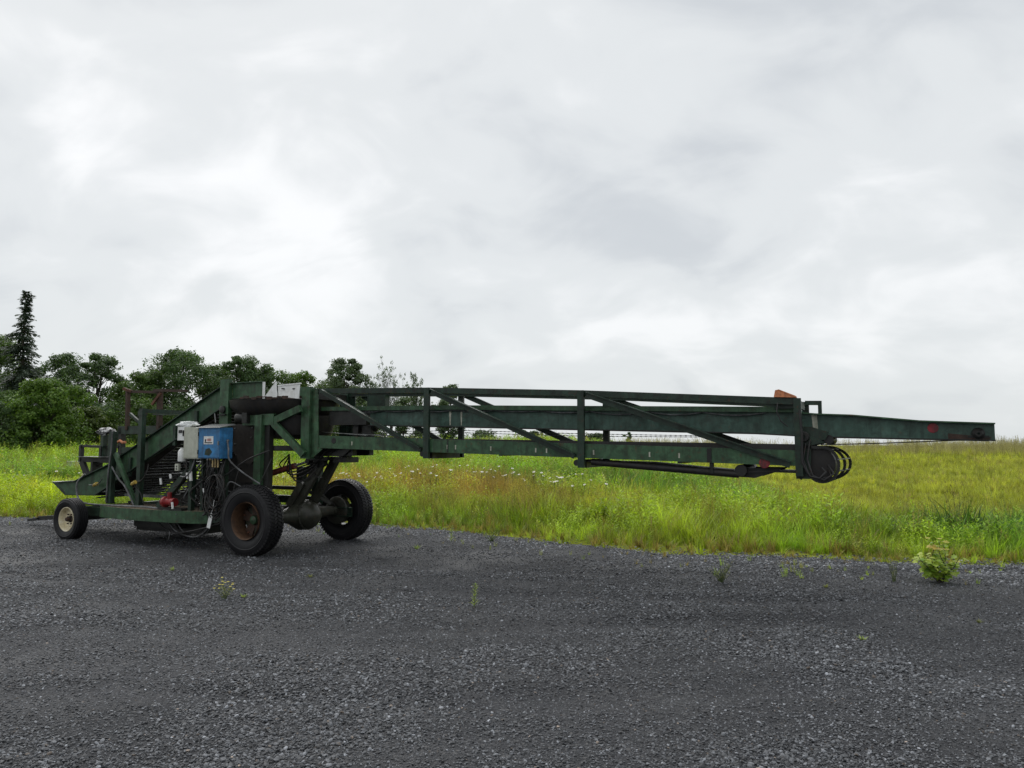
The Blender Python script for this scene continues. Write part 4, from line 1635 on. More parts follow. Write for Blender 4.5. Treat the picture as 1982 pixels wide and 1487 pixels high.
ct.prism([(-.34, 1.93), (-.335, 1.30), (-.60, 1.02), (-.9, 1.02), (-.97, 1.5), (-.97, 1.9)], .72, .74)
chute = part('discharge_chute', ct, 'chute', PILER)
for (u, z) in ((-.88, 1.86), (-.50, 1.87), (-.52, 1.72), (-.86, 1.62)):
    q = MB()
    q.lathe([(.001, -.012), (.012, -.010), (.016, 0)], (u, .584, z), 8, 'y')
    part('bolt', q, 'galv', chute)
dm = MB()
dm.prism([(-1.25, .62), (-.45, .62), (-.40, 1.30), (-.9, 1.35), (-1.25, 1.25)], .80, .83)
dm.box((-1.05, .86, .42), (-.50, 1.5, .62))
part('gearbox_shield', dm, 'dark', PILER)


# ---- boom
def boom_z_top(u):
    return float(np.interp(u, [.5, 2.63, 4.9, 7.4], [2.455, 2.395, 2.28, 2.11]))


def boom_z_bot(u):      # top of the lower beam
    return float(np.interp(u, [.5, 7.4], [1.755, 1.545]))


BU = [.60, 2.63, 4.90, 7.40]
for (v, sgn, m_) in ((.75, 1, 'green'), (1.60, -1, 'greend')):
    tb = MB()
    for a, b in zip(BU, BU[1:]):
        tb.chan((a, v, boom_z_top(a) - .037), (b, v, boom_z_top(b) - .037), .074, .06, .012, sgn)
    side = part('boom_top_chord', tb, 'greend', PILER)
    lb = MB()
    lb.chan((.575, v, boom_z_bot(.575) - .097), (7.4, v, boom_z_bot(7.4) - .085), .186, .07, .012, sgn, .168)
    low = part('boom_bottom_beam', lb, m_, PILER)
    for i, u in enumerate(BU[1:]):
        ps = MB()
        zb = (1.42, 1.325, 1.27)[i]
        w = (.085, .085, .075)[i]
        ps.box((u - w / 2, v - sgn * .055, zb), (u + w / 2, v - sgn * .010, boom_z_top(u) - .004))
        part('post', ps, 'greend', side)
    for i in range(3):
        dg = MB()
        a = (BU[i] + (.18 if i == 0 else .07), v - sgn * .030, boom_z_top(BU[i]) - .06)
        b = (BU[i + 1] - .09, v - sgn * .030, boom_z_bot(BU[i + 1]) - .155)
        dg.bar(a, b, .012, .075)
        dg.bar(Vector(a) + Vector((0, -sgn * .026, .031)), Vector(b) + Vector((0, -sgn * .026, .031)), .05, .012)
        part('diagonal_brace', dg, 'greend', side)
    if v < 1:
        sp = MB()
        sp.box((2.95, v - .010, boom_z_bot(3) - .175), (2.965, v - .0065, boom_z_bot(3) - .01))
        part('splice_plate', sp, 'dark', low)
        sp = MB()
        sp.box((6.42, v - .016, boom_z_bot(6.4) - .172), (6.47, v - .0065, boom_z_bot(6.4) - .01))
        part('splice_plate', sp, 'dark', low)
        for u in (1.32, 3.08, 3.62, 4.27, 4.42, 5.05, 5.75, 6.1, 2.95):
            q = MB()
            z = boom_z_bot(u) - .10
            q.box((u - .009, v - .0092, z - .032), (u + .009, v - .0062, z + .025))
            part('paint_mark', q, 'mark', low)
        q = MB()
        q.lathe([(.001, -.0105), (.052, -.0095), (.058, -.0066)], (7.04, v, 1.405), 22, 'y')
        part('red_spot', q, 'redmark', low)
        q = MB()
        q.lathe([(.001, -.0095), (.040, -.0095), (.045, -.0066)], (.98, v, boom_z_bot(.98) - .075), 20, 'y')
        part('hole_cover', q, 'dark', low)
for u, zb in ((2.63, 1.42), (4.90, 1.325)):
    x_ = MB()
    x_.bar((u, .805, zb + .04), (u, 1.545, zb + .04), .07, .085)
    x_.tube([(u - .06, .70, zb + .06), (u - .06, 1.66, zb + .06)], .038, 14)
    part('cross_member', x_, 'dark', PILER)
for u in (3.75, 6.1):
    x_ = MB()
    x_.bar((u, .77, boom_z_bot(u) - .17), (u, 1.58, boom_z_bot(u) - .17), .05, .05)
    part('cross_tie', x_, 'dark', PILER)
# carrying belt of the outer boom, its edge strip and return run
bt = MB()
bt.bar((.75, 1.175, 1.695), (7.45, 1.175, 1.575), .72, .014)
for v in (.83, 1.52):
    bt.bar((.75, v, 1.688), (7.45, v, 1.572), .05, .075)
part('boom_belt', bt, 'belt', PILER)
rt = MB()
pr = [(4.95, 1.395), (5.6, 1.385), (6.2, 1.335), (6.75, 1.295), (7.1, 1.31), (7.55, 1.30)]
for a, b in zip(pr, pr[1:]):
    rt.bar((a[0], 1.175, a[1]), (b[0], 1.175, b[1]), .70, .014)
rt.tube([(5.0, .82, 1.395), (6.75, .82, 1.275)], .042, 12)
rb = part('return_belt', rt, 'belt', PILER, 40)
dr = MB()
dr.tube([(6.78, .78, 1.32), (6.78, 1.57, 1.32)], .065, 20)
dr.prism([(6.70, 1.345), (7.20, 1.345), (7.16, 1.315), (6.92, 1.235), (6.74, 1.245)], .86, .88)
dr.prism([(6.70, 1.345), (7.20, 1.345), (7.16, 1.315), (6.92, 1.235), (6.74, 1.245)], 1.47, 1.49)
dr.tube([(6.46, .79, 1.28), (6.46, .79, 1.40)], .025, 10)
part('take_up_roller', dr, 'dark', PILER, 40)


# telescoping inner boom
def ib_top(u):
    return float(np.interp(u, [.6, 2.85, 6.86, 7.36, 7.42, 7.57, 7.93, 8.55, 9.2], [2.18, 2.15, 2.035, 2.02, 1.96, 1.945, 1.925, 1.855, 1.82]))


def ib_bot(u):
    return float(np.interp(u, [1.5, 2.85, 6.86, 7.57, 9.2], [1.885, 1.85, 1.73, 1.685, 1.640]))


IU = [1.5, 2.85, 4.2, 5.6, 6.86, 7.36, 7.42, 7.57, 7.93, 8.55, 9.2]
inner_side = []
for (v, sgn) in ((.93, 1), (1.42, -1)):
    ib = MB()
    poly = [(u, ib_top(u)) for u in IU] + [(u, ib_bot(u)) for u in reversed(IU)]
    ib.prism(poly, v - .006, v + .006)
    sd_ = part('inner_boom_side', ib, 'teal', PILER)
    inner_side.append(sd_)
    fl = MB()
    RU = [.62] + IU
    for a, b in zip(RU, RU[1:]):
        if 7.35 < a < 7.4:
            continue
        hi = b < 7.4
        fl.bar((a, v - sgn * .041, ib_top(a) - (.030 if hi else .007)), (b, v - sgn * .041, ib_top(b) - (.030 if hi else .007)), .068, .060 if hi else .014)
    part('top_rail', fl, 'green', sd_)
    fl = MB()
    for a, b in zip(IU, IU[1:]):
        fl.bar((a, v - sgn * .030, ib_bot(a) + .006), (b, v - sgn * .030, ib_bot(b) + .006), .046, .012)
    part('bottom_rail', fl, 'dark', sd_)
sd_ = inner_side[0]
for (u, wv) in ((2.88, .018), (3.06, .014)):
    q = MB()
    q.prism([(u - wv, ib_top(u) - .085), (u + wv, ib_top(u) - .08), (u + wv * .5, ib_bot(u) + .03), (u - wv * .4, ib_bot(u) + .025)], .9215, .9238)
    part('paint_drip', q, 'mark', sd_)
q = MB()
q.prism([(7.52, 1.93), (7.575, 1.93), (7.585, 1.74), (7.56, 1.715), (7.535, 1.76)], .9215, .9238)
part('paint_drip', q, 'mark', sd_)
q = MB()
q.lathe([(.001, -.0100), (.046, -.0090), (.05, -.0062)], (8.67, .93, 1.775), 22, 'y')
part('red_spot', q, 'redmark', sd_)
q = MB()
q.lathe([(.012, -.05), (.03, -.05), (.04, -.04), (.055, -.03), (.06, -.006)], (9.06, .93, 1.715), 20, 'y')
q.box((8.97, .905, 1.675), (9.15, .923, 1.695))
part('bearing', q, 'dark', sd_, 40)
q = MB()
q.prism([(8.80, 1.72), (8.98, 1.70), (9.17, 1.68), (9.15, 1.655), (8.80, 1.665)], .915, .9225)
part('grease_plate', q, 'rustdark', sd_)
q = MB()
q.box((9.188, .937, 1.645), (9.200, 1.413, 1.81))
part('end_plate', q, 'greend', PILER)
q = MB()
q.tube([(9.06, .94, 1.715), (9.06, 1.41, 1.715)], .055, 20)
part('tip_roller', q, 'dark', PILER, 40)
q = MB()
pr = [(7.60, 1.605), (8.1, 1.618), (8.6, 1.638), (9.06, 1.658)]
for a, b in zip(pr, pr[1:]):
    q.bar((a[0], 1.175, a[1]), (b[0], 1.175, b[1]), .42, .010)
part('inner_return_belt', q, 'belt', PILER)
q = MB()
for a, b in zip(IU, IU[1:]):
    q.bar((a, 1.175, ib_bot(a) + .10), (b, 1.175, ib_bot(b) + .10), .46, .012)
part('inner_belt', q, 'belt', PILER)


def garland(a, b, sag, r, n=10, jit=0.0):
    a, b = Vector(a), Vector(b)
    return [a.lerp(b, i / n) + Vector((0, 0, -sag * 4 * (i / n) * (1 - i / n))) for i in range(n + 1)]


hz = [1.2, 1.75, 2.35, 2.95, 3.6, 4.3, 4.95, 5.7, 6.35, 7.05]
hs = MB()
rr_ = random.Random(4)
for a, b in zip(hz, hz[1:]):
    hs.tube(garland((a, .885, (ib_top(a) if a > 1.5 else 2.165) - .066), (b, .885, ib_top(b) - .066), rr_.uniform(.012, .04), .009), .009, 6)
part('hose', hs, 'conduit', PILER, 60)


def chain_line(pts, link, r):
    mb = MB()
    for a, b in zip(pts, pts[1:]):
        a, b = Vector(a), Vector(b)
        n = max(1, int((b - a).length / link))
        for i in range(n):
            p, q_ = a.lerp(b, i / n), a.lerp(b, (i + .9) / n)
            mb.bar(p, q_, r, r * (1.7 if i % 2 else 1.0))
    return mb


for dz, v in ((0, 1.0), (-.030, 1.0)):
    c_ = chain_line([(1.7, v, 1.80 + dz), (3.1, v, 1.80 + dz), (4.8, v, 1.745 + dz), (6.5, v, 1.705 + dz * .4)], .030, .006)
    part('drive_chain', c_, 'dark', PILER)
ml = MB()
ml.lathe([(.001, -.16), (.09, -.16), (.10, -.12), (.10, .12), (.07, .16), (.001, .16)], (1.30, 1.15, 1.90), 20, 'x')
ml.box((1.12, 1.0, 1.72), (1.22, 1.3, 2.02))
ml.box((.75, .90, 1.90), (1.45, 1.45, 2.14))
ml.box((1.25, 1.05, 1.72), (1.42, 1.12, 1.9))
part('boom_drive_motor', ml, 'dark', PILER, 40)
bx_ = MB()
bx_.box((1.05, 1.42, 2.18), (1.40, 1.52, 2.37))
part('junction_box', bx_, 'greend', PILER)
tr_ = MB()
for i in range(4):
    tr_.bar((.62 + .05 * i, .90 + .07 * i, 1.80 - .005 * i), (1.5 + .2 * i, .86 + .09 * i, 1.745 - .006 * i), .035, .008)
part('tray_strips', tr_, 'galv', PILER)

# boom end: hinge plates, head roller and its hooped guard
ep = MB()
ep.prism([(7.40, 1.62), (7.66, 1.66), (7.70, 1.74), (7.52, 1.80), (7.40, 1.80)], .80, .82)
ep.prism([(7.36, 1.24), (7.50, 1.24), (7.52, 1.60), (7.66, 1.63), (7.52, 1.70), (7.36, 1.70)], .765, .785)
ep.prism([(7.36, 1.24), (7.50, 1.24), (7.52, 1.60), (7.66, 1.63), (7.52, 1.70), (7.36, 1.70)], 1.565, 1.585)
part('hinge_plate', ep, 'greend', PILER)
q = MB()
q.lathe([(.02, -.03), (.05, -.03), (.06, -.015), (.06, 0)], (7.45, .765, 1.69), 18, 'y')
part('bearing', q, 'dark', PILER, 40)
q = MB()
q.tube([(7.69, .84, 1.66), (7.69, 1.50, 1.66)], .05, 18)
part('snub_roller', q, 'belt', PILER, 40)
q = MB()
q.tube([(7.58, .83, 1.40), (7.58, 1.53, 1.40)], .172, 32)
part('head_roller', q, 'belt', PILER, 40)
gd = MB()


def hoop(v, mb, w=.026, rx=.235, cu=7.62):
    pts = []
    for i in range(25):
        t = R(100 - 260 * i / 24)
        pts.append(Vector((cu + rx * math.cos(t), v, 1.395 + .185 * math.sin(t))))
    pts = [Vector((7.40, v, 1.585))] + pts + [Vector((7.40, v, 1.235))]
    for a, b in zip(pts, pts[1:]):
        mb.bar(a, b, .030, w, (0, 1, 0))


for v, rx in ((.775, .165), (1.18, .205), (1.60, .245)):
    hoop(v, gd, .020, rx)
guard = part('roller_guard', gd, 'dark', PILER)
for t in (62, 18, -22, -62):
    s_ = MB()
    c_, z_ = math.cos(R(t)), 1.395 + .182 * math.sin(R(t))
    s_.bar((7.62 + .163 * c_, .765, z_), (7.62 + .243 * c_, 1.61, z_), .03, .01)
    part('guard_bar', s_, 'dark' if t != 18 else 'galv', guard)
q = MB()
q.tube([(7.42, .70, 1.98), (7.44, .69, 1.70), (7.43, .69, 1.42), (7.50, .69, 1.27), (7.60, .70, 1.25), (7.66, .72, 1.32), (7.62, .74, 1.36)], .013, 8)
part('hose', q, 'cable', PILER, 60)
for k, (du, dz) in enumerate(((.02, .0), (.06, .03))):
    q = MB()
    q.tube([(7.45 + du, .74, 1.62 + dz), (7.42 + du, .71, 1.45), (7.47 + du, .70, 1.30 - dz), (7.58 + du, .71, 1.245 - .5 * dz), (7.70 + du * .6, .74, 1.27 + dz), (7.68, .80, 1.36 + dz)], .010 + .002 * (k % 2), 7)
    part('hose', q, 'cable', PILER, 60)
q = MB()
q.box((7.15, .80, 2.00), (7.42, 1.30, 2.085))
q.bar((7.40, 1.60, 2.10), (7.58, 1.60, 2.095), .06, .05)
q.bar((7.56, 1.60, 2.10), (7.56, 1.60, 1.80), .04, .05)
part('end_crossbar', q, 'greend', PILER)
q = MB()
q.tube([(7.20, .71, 2.06), (7.19, .69, 1.96), (7.23, .69, 1.86), (7.30, .70, 1.80)], .007, 6)
part('wire', q, 'cable', PILER)

# ---- cabinets and electrical gear
cb = MB()
cb.box((-1.05, .05, 1.405), (-.575, .27, 1.865))
cab = part('blue_cabinet', cb, 'blue', PILER)
ld = MB()
ld.add([(-1.08, .0, 1.862), (-.55, .0, 1.862), (-.55, .30, 1.905), (-1.08, .30, 1.905), (-1.06, .015, 1.872), (-.57, .015, 1.872), (-.57, .29, 1.925), (-1.06, .29, 1.925)],
       [(3, 2, 1, 0), (4, 5, 6, 7), (0, 1, 5, 4), (1, 2, 6, 5), (2, 3, 7, 6), (3, 0, 4, 7)])
part('cabinet_lid', ld, 'lid', cab)
dr = MB()
dr.box((-1.035, .040, 1.42), (-.590, .0495, 1.85))
door = part('cabinet_door', dr, 'blue', cab)
q = MB()
q.box((-.92, .034, 1.615), (-.72, .0395, 1.735))
part('maker_plate', q, 'white', cab)
for (a, b, z0, z1, m_) in ((-.900, -.740, 1.630, 1.645, 'print'), (-.895, -.868, 1.650, 1.690, 'print'), (-.850, -.760, 1.660, 1.700, 'printred')):
    q = MB()
    q.box((a, .031, z0), (b, .0335, z1))
    part('plate_print', q, m_, cab)
q = MB()
q.lathe([(.001, .03), (.012, .03), (.018, .02), (.020, 0)], (-.575, .17, 1.67), 12, 'x')
part('conduit_knob', q, 'galv', cab, 40)
for z in (1.50, 1.77):
    q = MB()
    q.tube([(-1.042, .036, z - .03), (-1.042, .036, z + .03)], .009, 8)
    part('hinge', q, 'dark', cab, 40)
q = MB()
q.box((-.618, .026, 1.60), (-.600, .0395, 1.66))
part('latch', q, 'galv', cab)
q = MB()
q.prism([(-.90, 1.455), (-.80, 1.445), (-.74, 1.50), (-.80, 1.56), (-.88, 1.54)], .0378, .0396)
part('grime_patch', q, 'greend', cab)
cb = MB()
cb.box((-1.40, .07, 1.395), (-1.062, .26, 1.875))
gcab = part('grey_cabinet', cb, 'grey', PILER)
dr = MB()
dr.box((-1.385, .058, 1.41), (-1.075, .0695, 1.86))
part('cabinet_door', dr, 'grey', gcab)
cb = MB()
cb.box((-1.56, .08, 1.675), (-1.405, .18, 1.885))
sw = part('switch_box', cb, 'white', PILER)
q = MB()
q.box((-1.53, .070, 1.79), (-1.455, .0795, 1.835))
q.box((-1.425, .060, 1.74), (-1.41, .0795, 1.83))
part('switch', q, 'print', sw)
jr = MB()
jr.lathe([(.001, -.10), (.06, -.10), (.066, -.085), (.066, .05), (.05, .08), (.035, .09), (.035, .11), (.001, .11)], (-1.52, .15, 1.45), 18, 'z')
part('plastic_jug', jr, 'white', PILER, 40)
sp = MB()
sp.box((-1.42, .20, .59), (-1.35, .27, 1.39))
sp.box((-.72, .22, .60), (-.66, .29, 1.40))
sp.box((-1.2, .24, .60), (-1.16, .30, 1.40))
part('cabinet_stand', sp, 'greend', PILER)
for i in range(5):
    q = MB()
    u = -.92 + .055 * i
    q.tube([(u, .12, 1.405), (u, .12, 1.375)], .018, 8)
    part('cable_gland', q, 'brass' if i % 2 else 'galv', cab, 40)
    q = MB()
    q.tube([(u, .12, 1.375), (u, .12, 1.27)], .014, 8)
    part('cable_end', q, 'brass' if i > 1 else 'cable', cab, 40)


def cable(name, pts, r, mat='cable'):
    q = [Vector(p) for p in pts]
    out = []
    m_ = len(q)
    for i in range(m_ - 1):
        p0, p1, p2, p3 = q[max(i - 1, 0)], q[i], q[i + 1], q[min(i + 2, m_ - 1)]
        for j in range(6):
            t = j / 6
            out.append(.5 * ((2 * p1) + (p2 - p0) * t + (2 * p0 - 5 * p1 + 4 * p2 - p3) * t * t + (3 * p1 - p0 - 3 * p2 + p3) * t ** 3))
    out.append(q[-1])
    mb = MB()
    mb.tube(out, r, 6)
    return part(name, mb, mat, PILER, 60)


rc = random.Random(12)
for i in range(14):
    u0 = -1.0 + .03 * i
    cable('cable', [(u0, .12 + rc.uniform(0, .1), 1.39), (u0 + rc.uniform(-.15, .1), .10 + rc.uniform(0, .15), 1.15), (u0 + rc.uniform(-.35, .25), .1 + rc.uniform(0, .25), .88),
                    (u0 + rc.uniform(-.4, .35), .12 + rc.uniform(0, .25), .62 + rc.uniform(-.15, .1))], rc.choice([.008, .011, .014]))
cable('cable', [(-.565, .16, 1.67), (-.50, .13, 1.55), (-.46, .12, 1.38), (-.25, .18, 1.20), (-.02, .30, 1.03)], .013, 'conduit')
cable('cable', [(-.98, .12, 1.02), (-.70, .14, 1.08), (-.30, .30, 1.38), (.0, .46, 1.52)], .011)
cable('cable', [(-.02, .30, 1.03), (.05, .33, 1.20), (.10, .40, 1.40)], .008)
cable('cable', [(-.72, .12, .98), (-.55, .12, .93), (-.45, .14, 1.06), (-.25, .2, .98), (-.1, .25, 1.02)], .010, 'conduit')
cable('cable', [(-4.45, .50, 1.09), (-4.60, .46, .93), (-4.55, .44, .72), (-4.30, .36, .62), (-3.9, .28, .595), (-3.2, .25, .60), (-2.4, .22, .61), (-1.9, .20, .58), (-1.6, .16, .53)], .016, 'conduit')
cable('cable', [(-3.66, .44, 1.84), (-3.67, .435, 1.5), (-3.72, .435, 1.1), (-3.74, .435, .62)], .013, 'conduit')
cable('cable', [(-3.62, .43, 1.23), (-3.40, .42, 1.02), (-3.25, .43, .90), (-3.02, .44, .60)], .015, 'conduit')
cable('cable', [(-2.98, .42, .98), (-2.80, .40, 1.02), (-2.70, .42, 1.15), (-2.72, .46, 1.28)], .009)
cable('cable', [(-3.0, .42, .92), (-2.82, .40, .82), (-2.75, .42, .65)], .009)
cable('cable', [(-4.35, .52, .90), (-4.10, .50, .92), (-3.95, .49, 1.02)], .009, 'galv')
for i in range(6):
    a = rc.uniform(-2.6, -1.8)
    cable('cable', [(a, .30, .42), (a + .3, .26, .30 - rc.uniform(0, .1)), (a + .8, .2, .26 + rc.uniform(-.06, .08)), (-.65 + rc.uniform(-.2, .2), .14, .45 + rc.uniform(-.05, .15)), (-.7, .16, .75)],
          rc.choice([.008, .011]), 'conduit' if i % 3 == 0 else 'cable')
cable('cable', [(-1.86, .24, .25), (-1.84, .23, .20), (-1.85, .22, .13)], .009, 'conduit')
cable('cable', [(-1.45, .16, 1.40), (-1.38, .12, 1.22), (-1.50, .12, 1.02), (-1.70, .16, .95)], .011)
cable('cable', [(-1.20, .12, 1.39), (-1.22, .06, 1.20), (-1.36, .08, 1.12), (-1.50, .12, 1.12)], .012, 'conduit')
for (a, z, m_) in ((-3.02, .96, 'yellow'), (-4.22, .90, 'yellow')):
    q = MB()
    v = .40 if m_ == 'yellow' and a > -4 else .53
    q.tube([(a, v, z), (a + .10, v - .02, z + .03)], .030, 12)
    q.tube([(a - .03, v, z - .015), (a, v, z)], .018, 10)
    part('plug', q, m_, PILER, 40)
for (u, v, z, l) in ((-2.20, .30, 1.07, .10), (-1.65, .10, .72, .10), (-1.24, .08, 1.20, .14), (-1.33, .09, 1.18, .09), (-2.0, .32, 1.14, .07), (-.95, .09, .95, .06)):
    q = MB()
    q.tube([(u, v, z), (u + .02, v, z - l)], .018 + .006 * (l > .12), 8)
    part('white_connector', q, 'white', PILER, 40)
q = MB()
q.box((-1.72, .18, 1.20), (-1.64, .22, 1.31))
rec = part('receptacle_box', q, 'grey', PILER)
q = MB()
for z in (1.23, 1.27):
    q.lathe([(.001, -.004), (.013, -.004), (.013, 0)], (-1.68, .1795, z), 10, 'y')
part('receptacle', q, 'print', rec)
rm = MB()
rm.lathe([(.001, -.05), (.07, -.05), (.085, -.03), (.085, .02), (.06, .04), (.05, .12), (.065, .14), (.065, .22), (.001, .22)], (-1.93, .20, .71), 20, 'x')
rm.tube([(-1.84, .20, .71), (-1.84, .20, .86)], .035, 12)
rm.tube([(-1.93, .12, .71), (-1.93, .28, .71)], .03, 12)
part('red_pump', rm, 'red', PILER, 40)
q = MB()
q.box((-2.1, .19, .58), (-1.55, .33, .62))
part('pump_mount', q, 'dark', PILER)
for i in range(16):
    a = rc.uniform(-2.0, -.7)
    cable('hose', [(a, .35 + rc.uniform(0, .4), 1.30 + rc.uniform(-.2, .1)), (a + rc.uniform(-.3, .3), .35 + rc.uniform(0, .3), 1.0), (a + rc.uniform(-.4, .4), .35 + rc.uniform(0, .3), .78),
                   (a + rc.uniform(-.5, .4), .4 + rc.uniform(0, .3), .62)], rc.choice([.010, .013, .017]), rc.choice(['cable', 'cable', 'conduit']))
for (p0, p1, w, m_) in (((-1.95, .70, .62), (-1.95, .70, 1.55), .06, 'greend'), ((-1.30, .62, .62), (-1.30, .62, 1.80), .07, 'greend'), ((-2.5, .75, .95), (-1.3, .68, 1.02), .05, 'dark'),
                        ((-3.6, .70, .74), (-2.6, .70, .74), .05, 'galv'), ((-1.9, .62, .75), (-.5, .62, .75), .08, 'dark'), ((-1.55, .40, .62), (-1.55, .40, 1.20), .06, 'dark')):
    q = MB()
    q.bar(p0, p1, w, w)
    part('strut', q, m_, PILER)
q = MB()
q.lathe([(.001, -.17), (.09, -.17), (.10, -.14), (.10, .12), (.08, .16), (.03, .17), (.03, .22), (.001, .22)], (-1.15, .55, .84), 20, 'x')
part('electric_motor', q, 'dark', PILER, 40)
# hoses fanning out near the turntable
for i in range(5):
    cable('hose', [(.02, .85, 1.46 - .02 * i), (-.25 + .08 * i, .92, 1.30 - .06 * i), (-.1 + .1 * i, .98, 1.22 - .03 * i), (.45, 1.0, 1.36 - .02 * i)], .011)
cable('hose', [(.9, .82, 1.56), (.72, .86, 1.50), (.55, .9, 1.36), (.3, .95, 1.30)], .010)
cable('hose', [(1.0, .84, 1.57), (.85, .88, 1.51), (.7, .92, 1.40)], .010)
cable('hose', [(.32, 1.0, 1.25), (.42, 1.02, 1.12), (.50, 1.05, 1.10)], .008)


# ------------------------------------------------------------------ things that rest on or hang from the piler
def world_of(u, v, z):
    c_, s_ = math.cos(R(27)), math.sin(R(27))
    return (-3.84 + u * c_ + v * s_, 10.6 - u * s_ + v * c_, z)


def crumpled(name, label, cat, loc, rad, mat, seed):
    vs0, fs0 = ico(4)
    mb = MB()
    out = []
    for v in vs0:
        n1 = mnoise.noise(v * 1.6 + Vector((seed, 0, 0)))
        n2 = abs(mnoise.noise(v * 4.5 + Vector((0, seed, 0))))
        k = 1 + .35 * n1 - .35 * n2
        out.append((v.x * rad[0] * k, v.y * rad[1] * k, v.z * rad[2] * k))
    mb.add(out, fs0)
    o = mb.build(name, mat, None, 25)
    o.location = loc
    tag(o, label, cat)
    return o


def bag_mat():
    m, nt, b = new_mat('white_plastic_film')
    b.inputs['Base Color'].default_value = (.70, .72, .72, 1)
    b.inputs['Roughness'].default_value = .22
    v = objvec(nt)
    bump(nt, b, tex_noise(nt, v, 26, 5, .6, .6), .8, .02)
    return m


BAG = bag_mat()
crumpled('plastic_bag', 'crumpled white plastic bag on top of the grey cabinet', 'bag', world_of(-1.50, .22, 1.925), (.17, .10, .055), BAG, 2.2)
mixed, nt, b = new_mat('black_and_white_film')
v = objvec(nt)
nt.links.new(ramp(nt, tex_noise(nt, v, 9, 4, .6, .8), [(.46, .02), (.54, .55)]), b.inputs['Base Color'])
b.inputs['Roughness'].default_value = .25
bump(nt, b, tex_noise(nt, v, 26, 5, .6, .6), .8, .02)
crumpled('plastic_bag', 'black and white plastic wrapped round the post at the catwalk, left of the elevator', 'bag', world_of(-5.72, 1.72, 1.88), (.17, .13, .08), mixed, 5.1)

ob = MB()
ob.add([(-.11, -.06, 0), (.12, -.06, 0), (.12, .06, 0), (-.11, .06, 0), (-.10, -.05, .075), (.11, -.05, .02), (.11, .05, .02), (-.10, .05, .075), (-.06, -.055, .085), (-.06, .055, .085)],
       [(3, 2, 1, 0), (0, 1, 5, 8, 4), (2, 3, 7, 9, 6), (1, 2, 6, 5), (3, 0, 4, 7), (4, 8, 9, 7), (8, 5, 6, 9)])
o = ob.build('weathered_block', 'orange', None)
o.location = world_of(7.27, .78, boom_z_top(7.27) + .002)
o.rotation_euler = (0, R(3), R(-27))
tag(o, 'weathered orange block lying on the top chord at the outer end of the truss', 'block')

coil = MB()
rc = random.Random(5)
for k in range(9):
    w, h = rc.uniform(.12, .19), rc.uniform(.22, .33)
    du, dv = rc.uniform(-.04, .04), rc.uniform(-.04, .04)
    pts = []
    for i in range(29):
        t = 2 * math.pi * i / 28
        pts.append((du + w * math.sin(t) * (1 + .1 * math.sin(3 * t + k)), dv + .03 * math.cos(2 * t + k), -h + h * math.cos(t)))
    coil.tube(pts, .011, 6, cap=False)
o = coil.build('cable_coil', 'cable', None, 60)
o.location = world_of(-.68, .06, 1.16)
o.rotation_euler = (0, 0, R(-27))
tag(o, 'coil of black cable hanging below the blue cabinet beside the large near wheel', 'cable')
tgm = MB()
tgm.box((-.035, -.004, -.20), (.035, .004, -.02))
tgm.box((-.012, -.003, -.02), (.012, .003, .03))
tgm.tube([(0, 0, .02), (.01, 0, .12), (-.01, .01, .22)], .003, 5)
o = tgm.build('hanging_tag', 'white', None)
o.location = world_of(-.73, .05, .57)
o.rotation_euler = (0, R(14), R(-27))
tag(o, 'white plastic tag dangling on a string beside the large near wheel', 'tag')

# pale low box out in the field
gb = MB()
gb.box((-.24, -.2, 0), (.24, .2, .60))
gb.box((-.26, -.22, .603), (.26, .22, .64))
xx = at(149, 30)
o = gb.build('utility_box', 'grey', None)
o.location = (xx, 30, gz(xx, 30) + .0)
tag(o, 'pale grey flat-topped box standing in the far grass left of the catwalk', 'box')


# ------------------------------------------------------------------ plants on the gravel
SAP = leaf_mat('sapling_leaf', (0.18, 0.32, 0.04), (0.44, 0.52, 0.08), .3)
SAPY = leaf_mat('sapling_leaf_yellow', (0.40, 0.40, 0.05), (0.58, 0.40, 0.10), .3)
WEED = leaf_mat('weed_leaf', (0.18, 0.27, 0.06), (0.34, 0.40, 0.11), .3)
WEEDY = leaf_mat('weed_leaf_dull', (0.16, 0.20, 0.07), (0.29, 0.29, 0.12), .3)
YELLOW = leaf_mat('yellow_petal', (0.60, 0.50, 0.03), (0.75, 0.65, 0.08), .2)


def lobed_leaf(mb, base, d, size, nrm):
    d = Vector(d).normalized()
    s_ = d.cross(nrm)
    if s_.length < 1e-3:
        s_ = Vector((1, 0, 0))
    s_.normalize()
    u = s_.cross(d)
    out = [(0, 0), (.22, .30), (.18, .52), (.46, .36), (.62, .50), (.70, .22), (1, 0), (.70, -.22), (.62, -.50), (.46, -.36), (.18, -.52), (.22, -.30)]
    vs = [Vector(base) + d * a * size + s_ * b * size + u * (abs(b) * .18 - a * a * .15) * size for a, b in out]
    vs.append(Vector(base) + d * .42 * size)
    mb.add(vs, [(i, (i + 1) % 12, 12) for i in range(12)])


def on_gravel(x, y):
    return (x, y, float(gravel_h(x, y)) - .004)


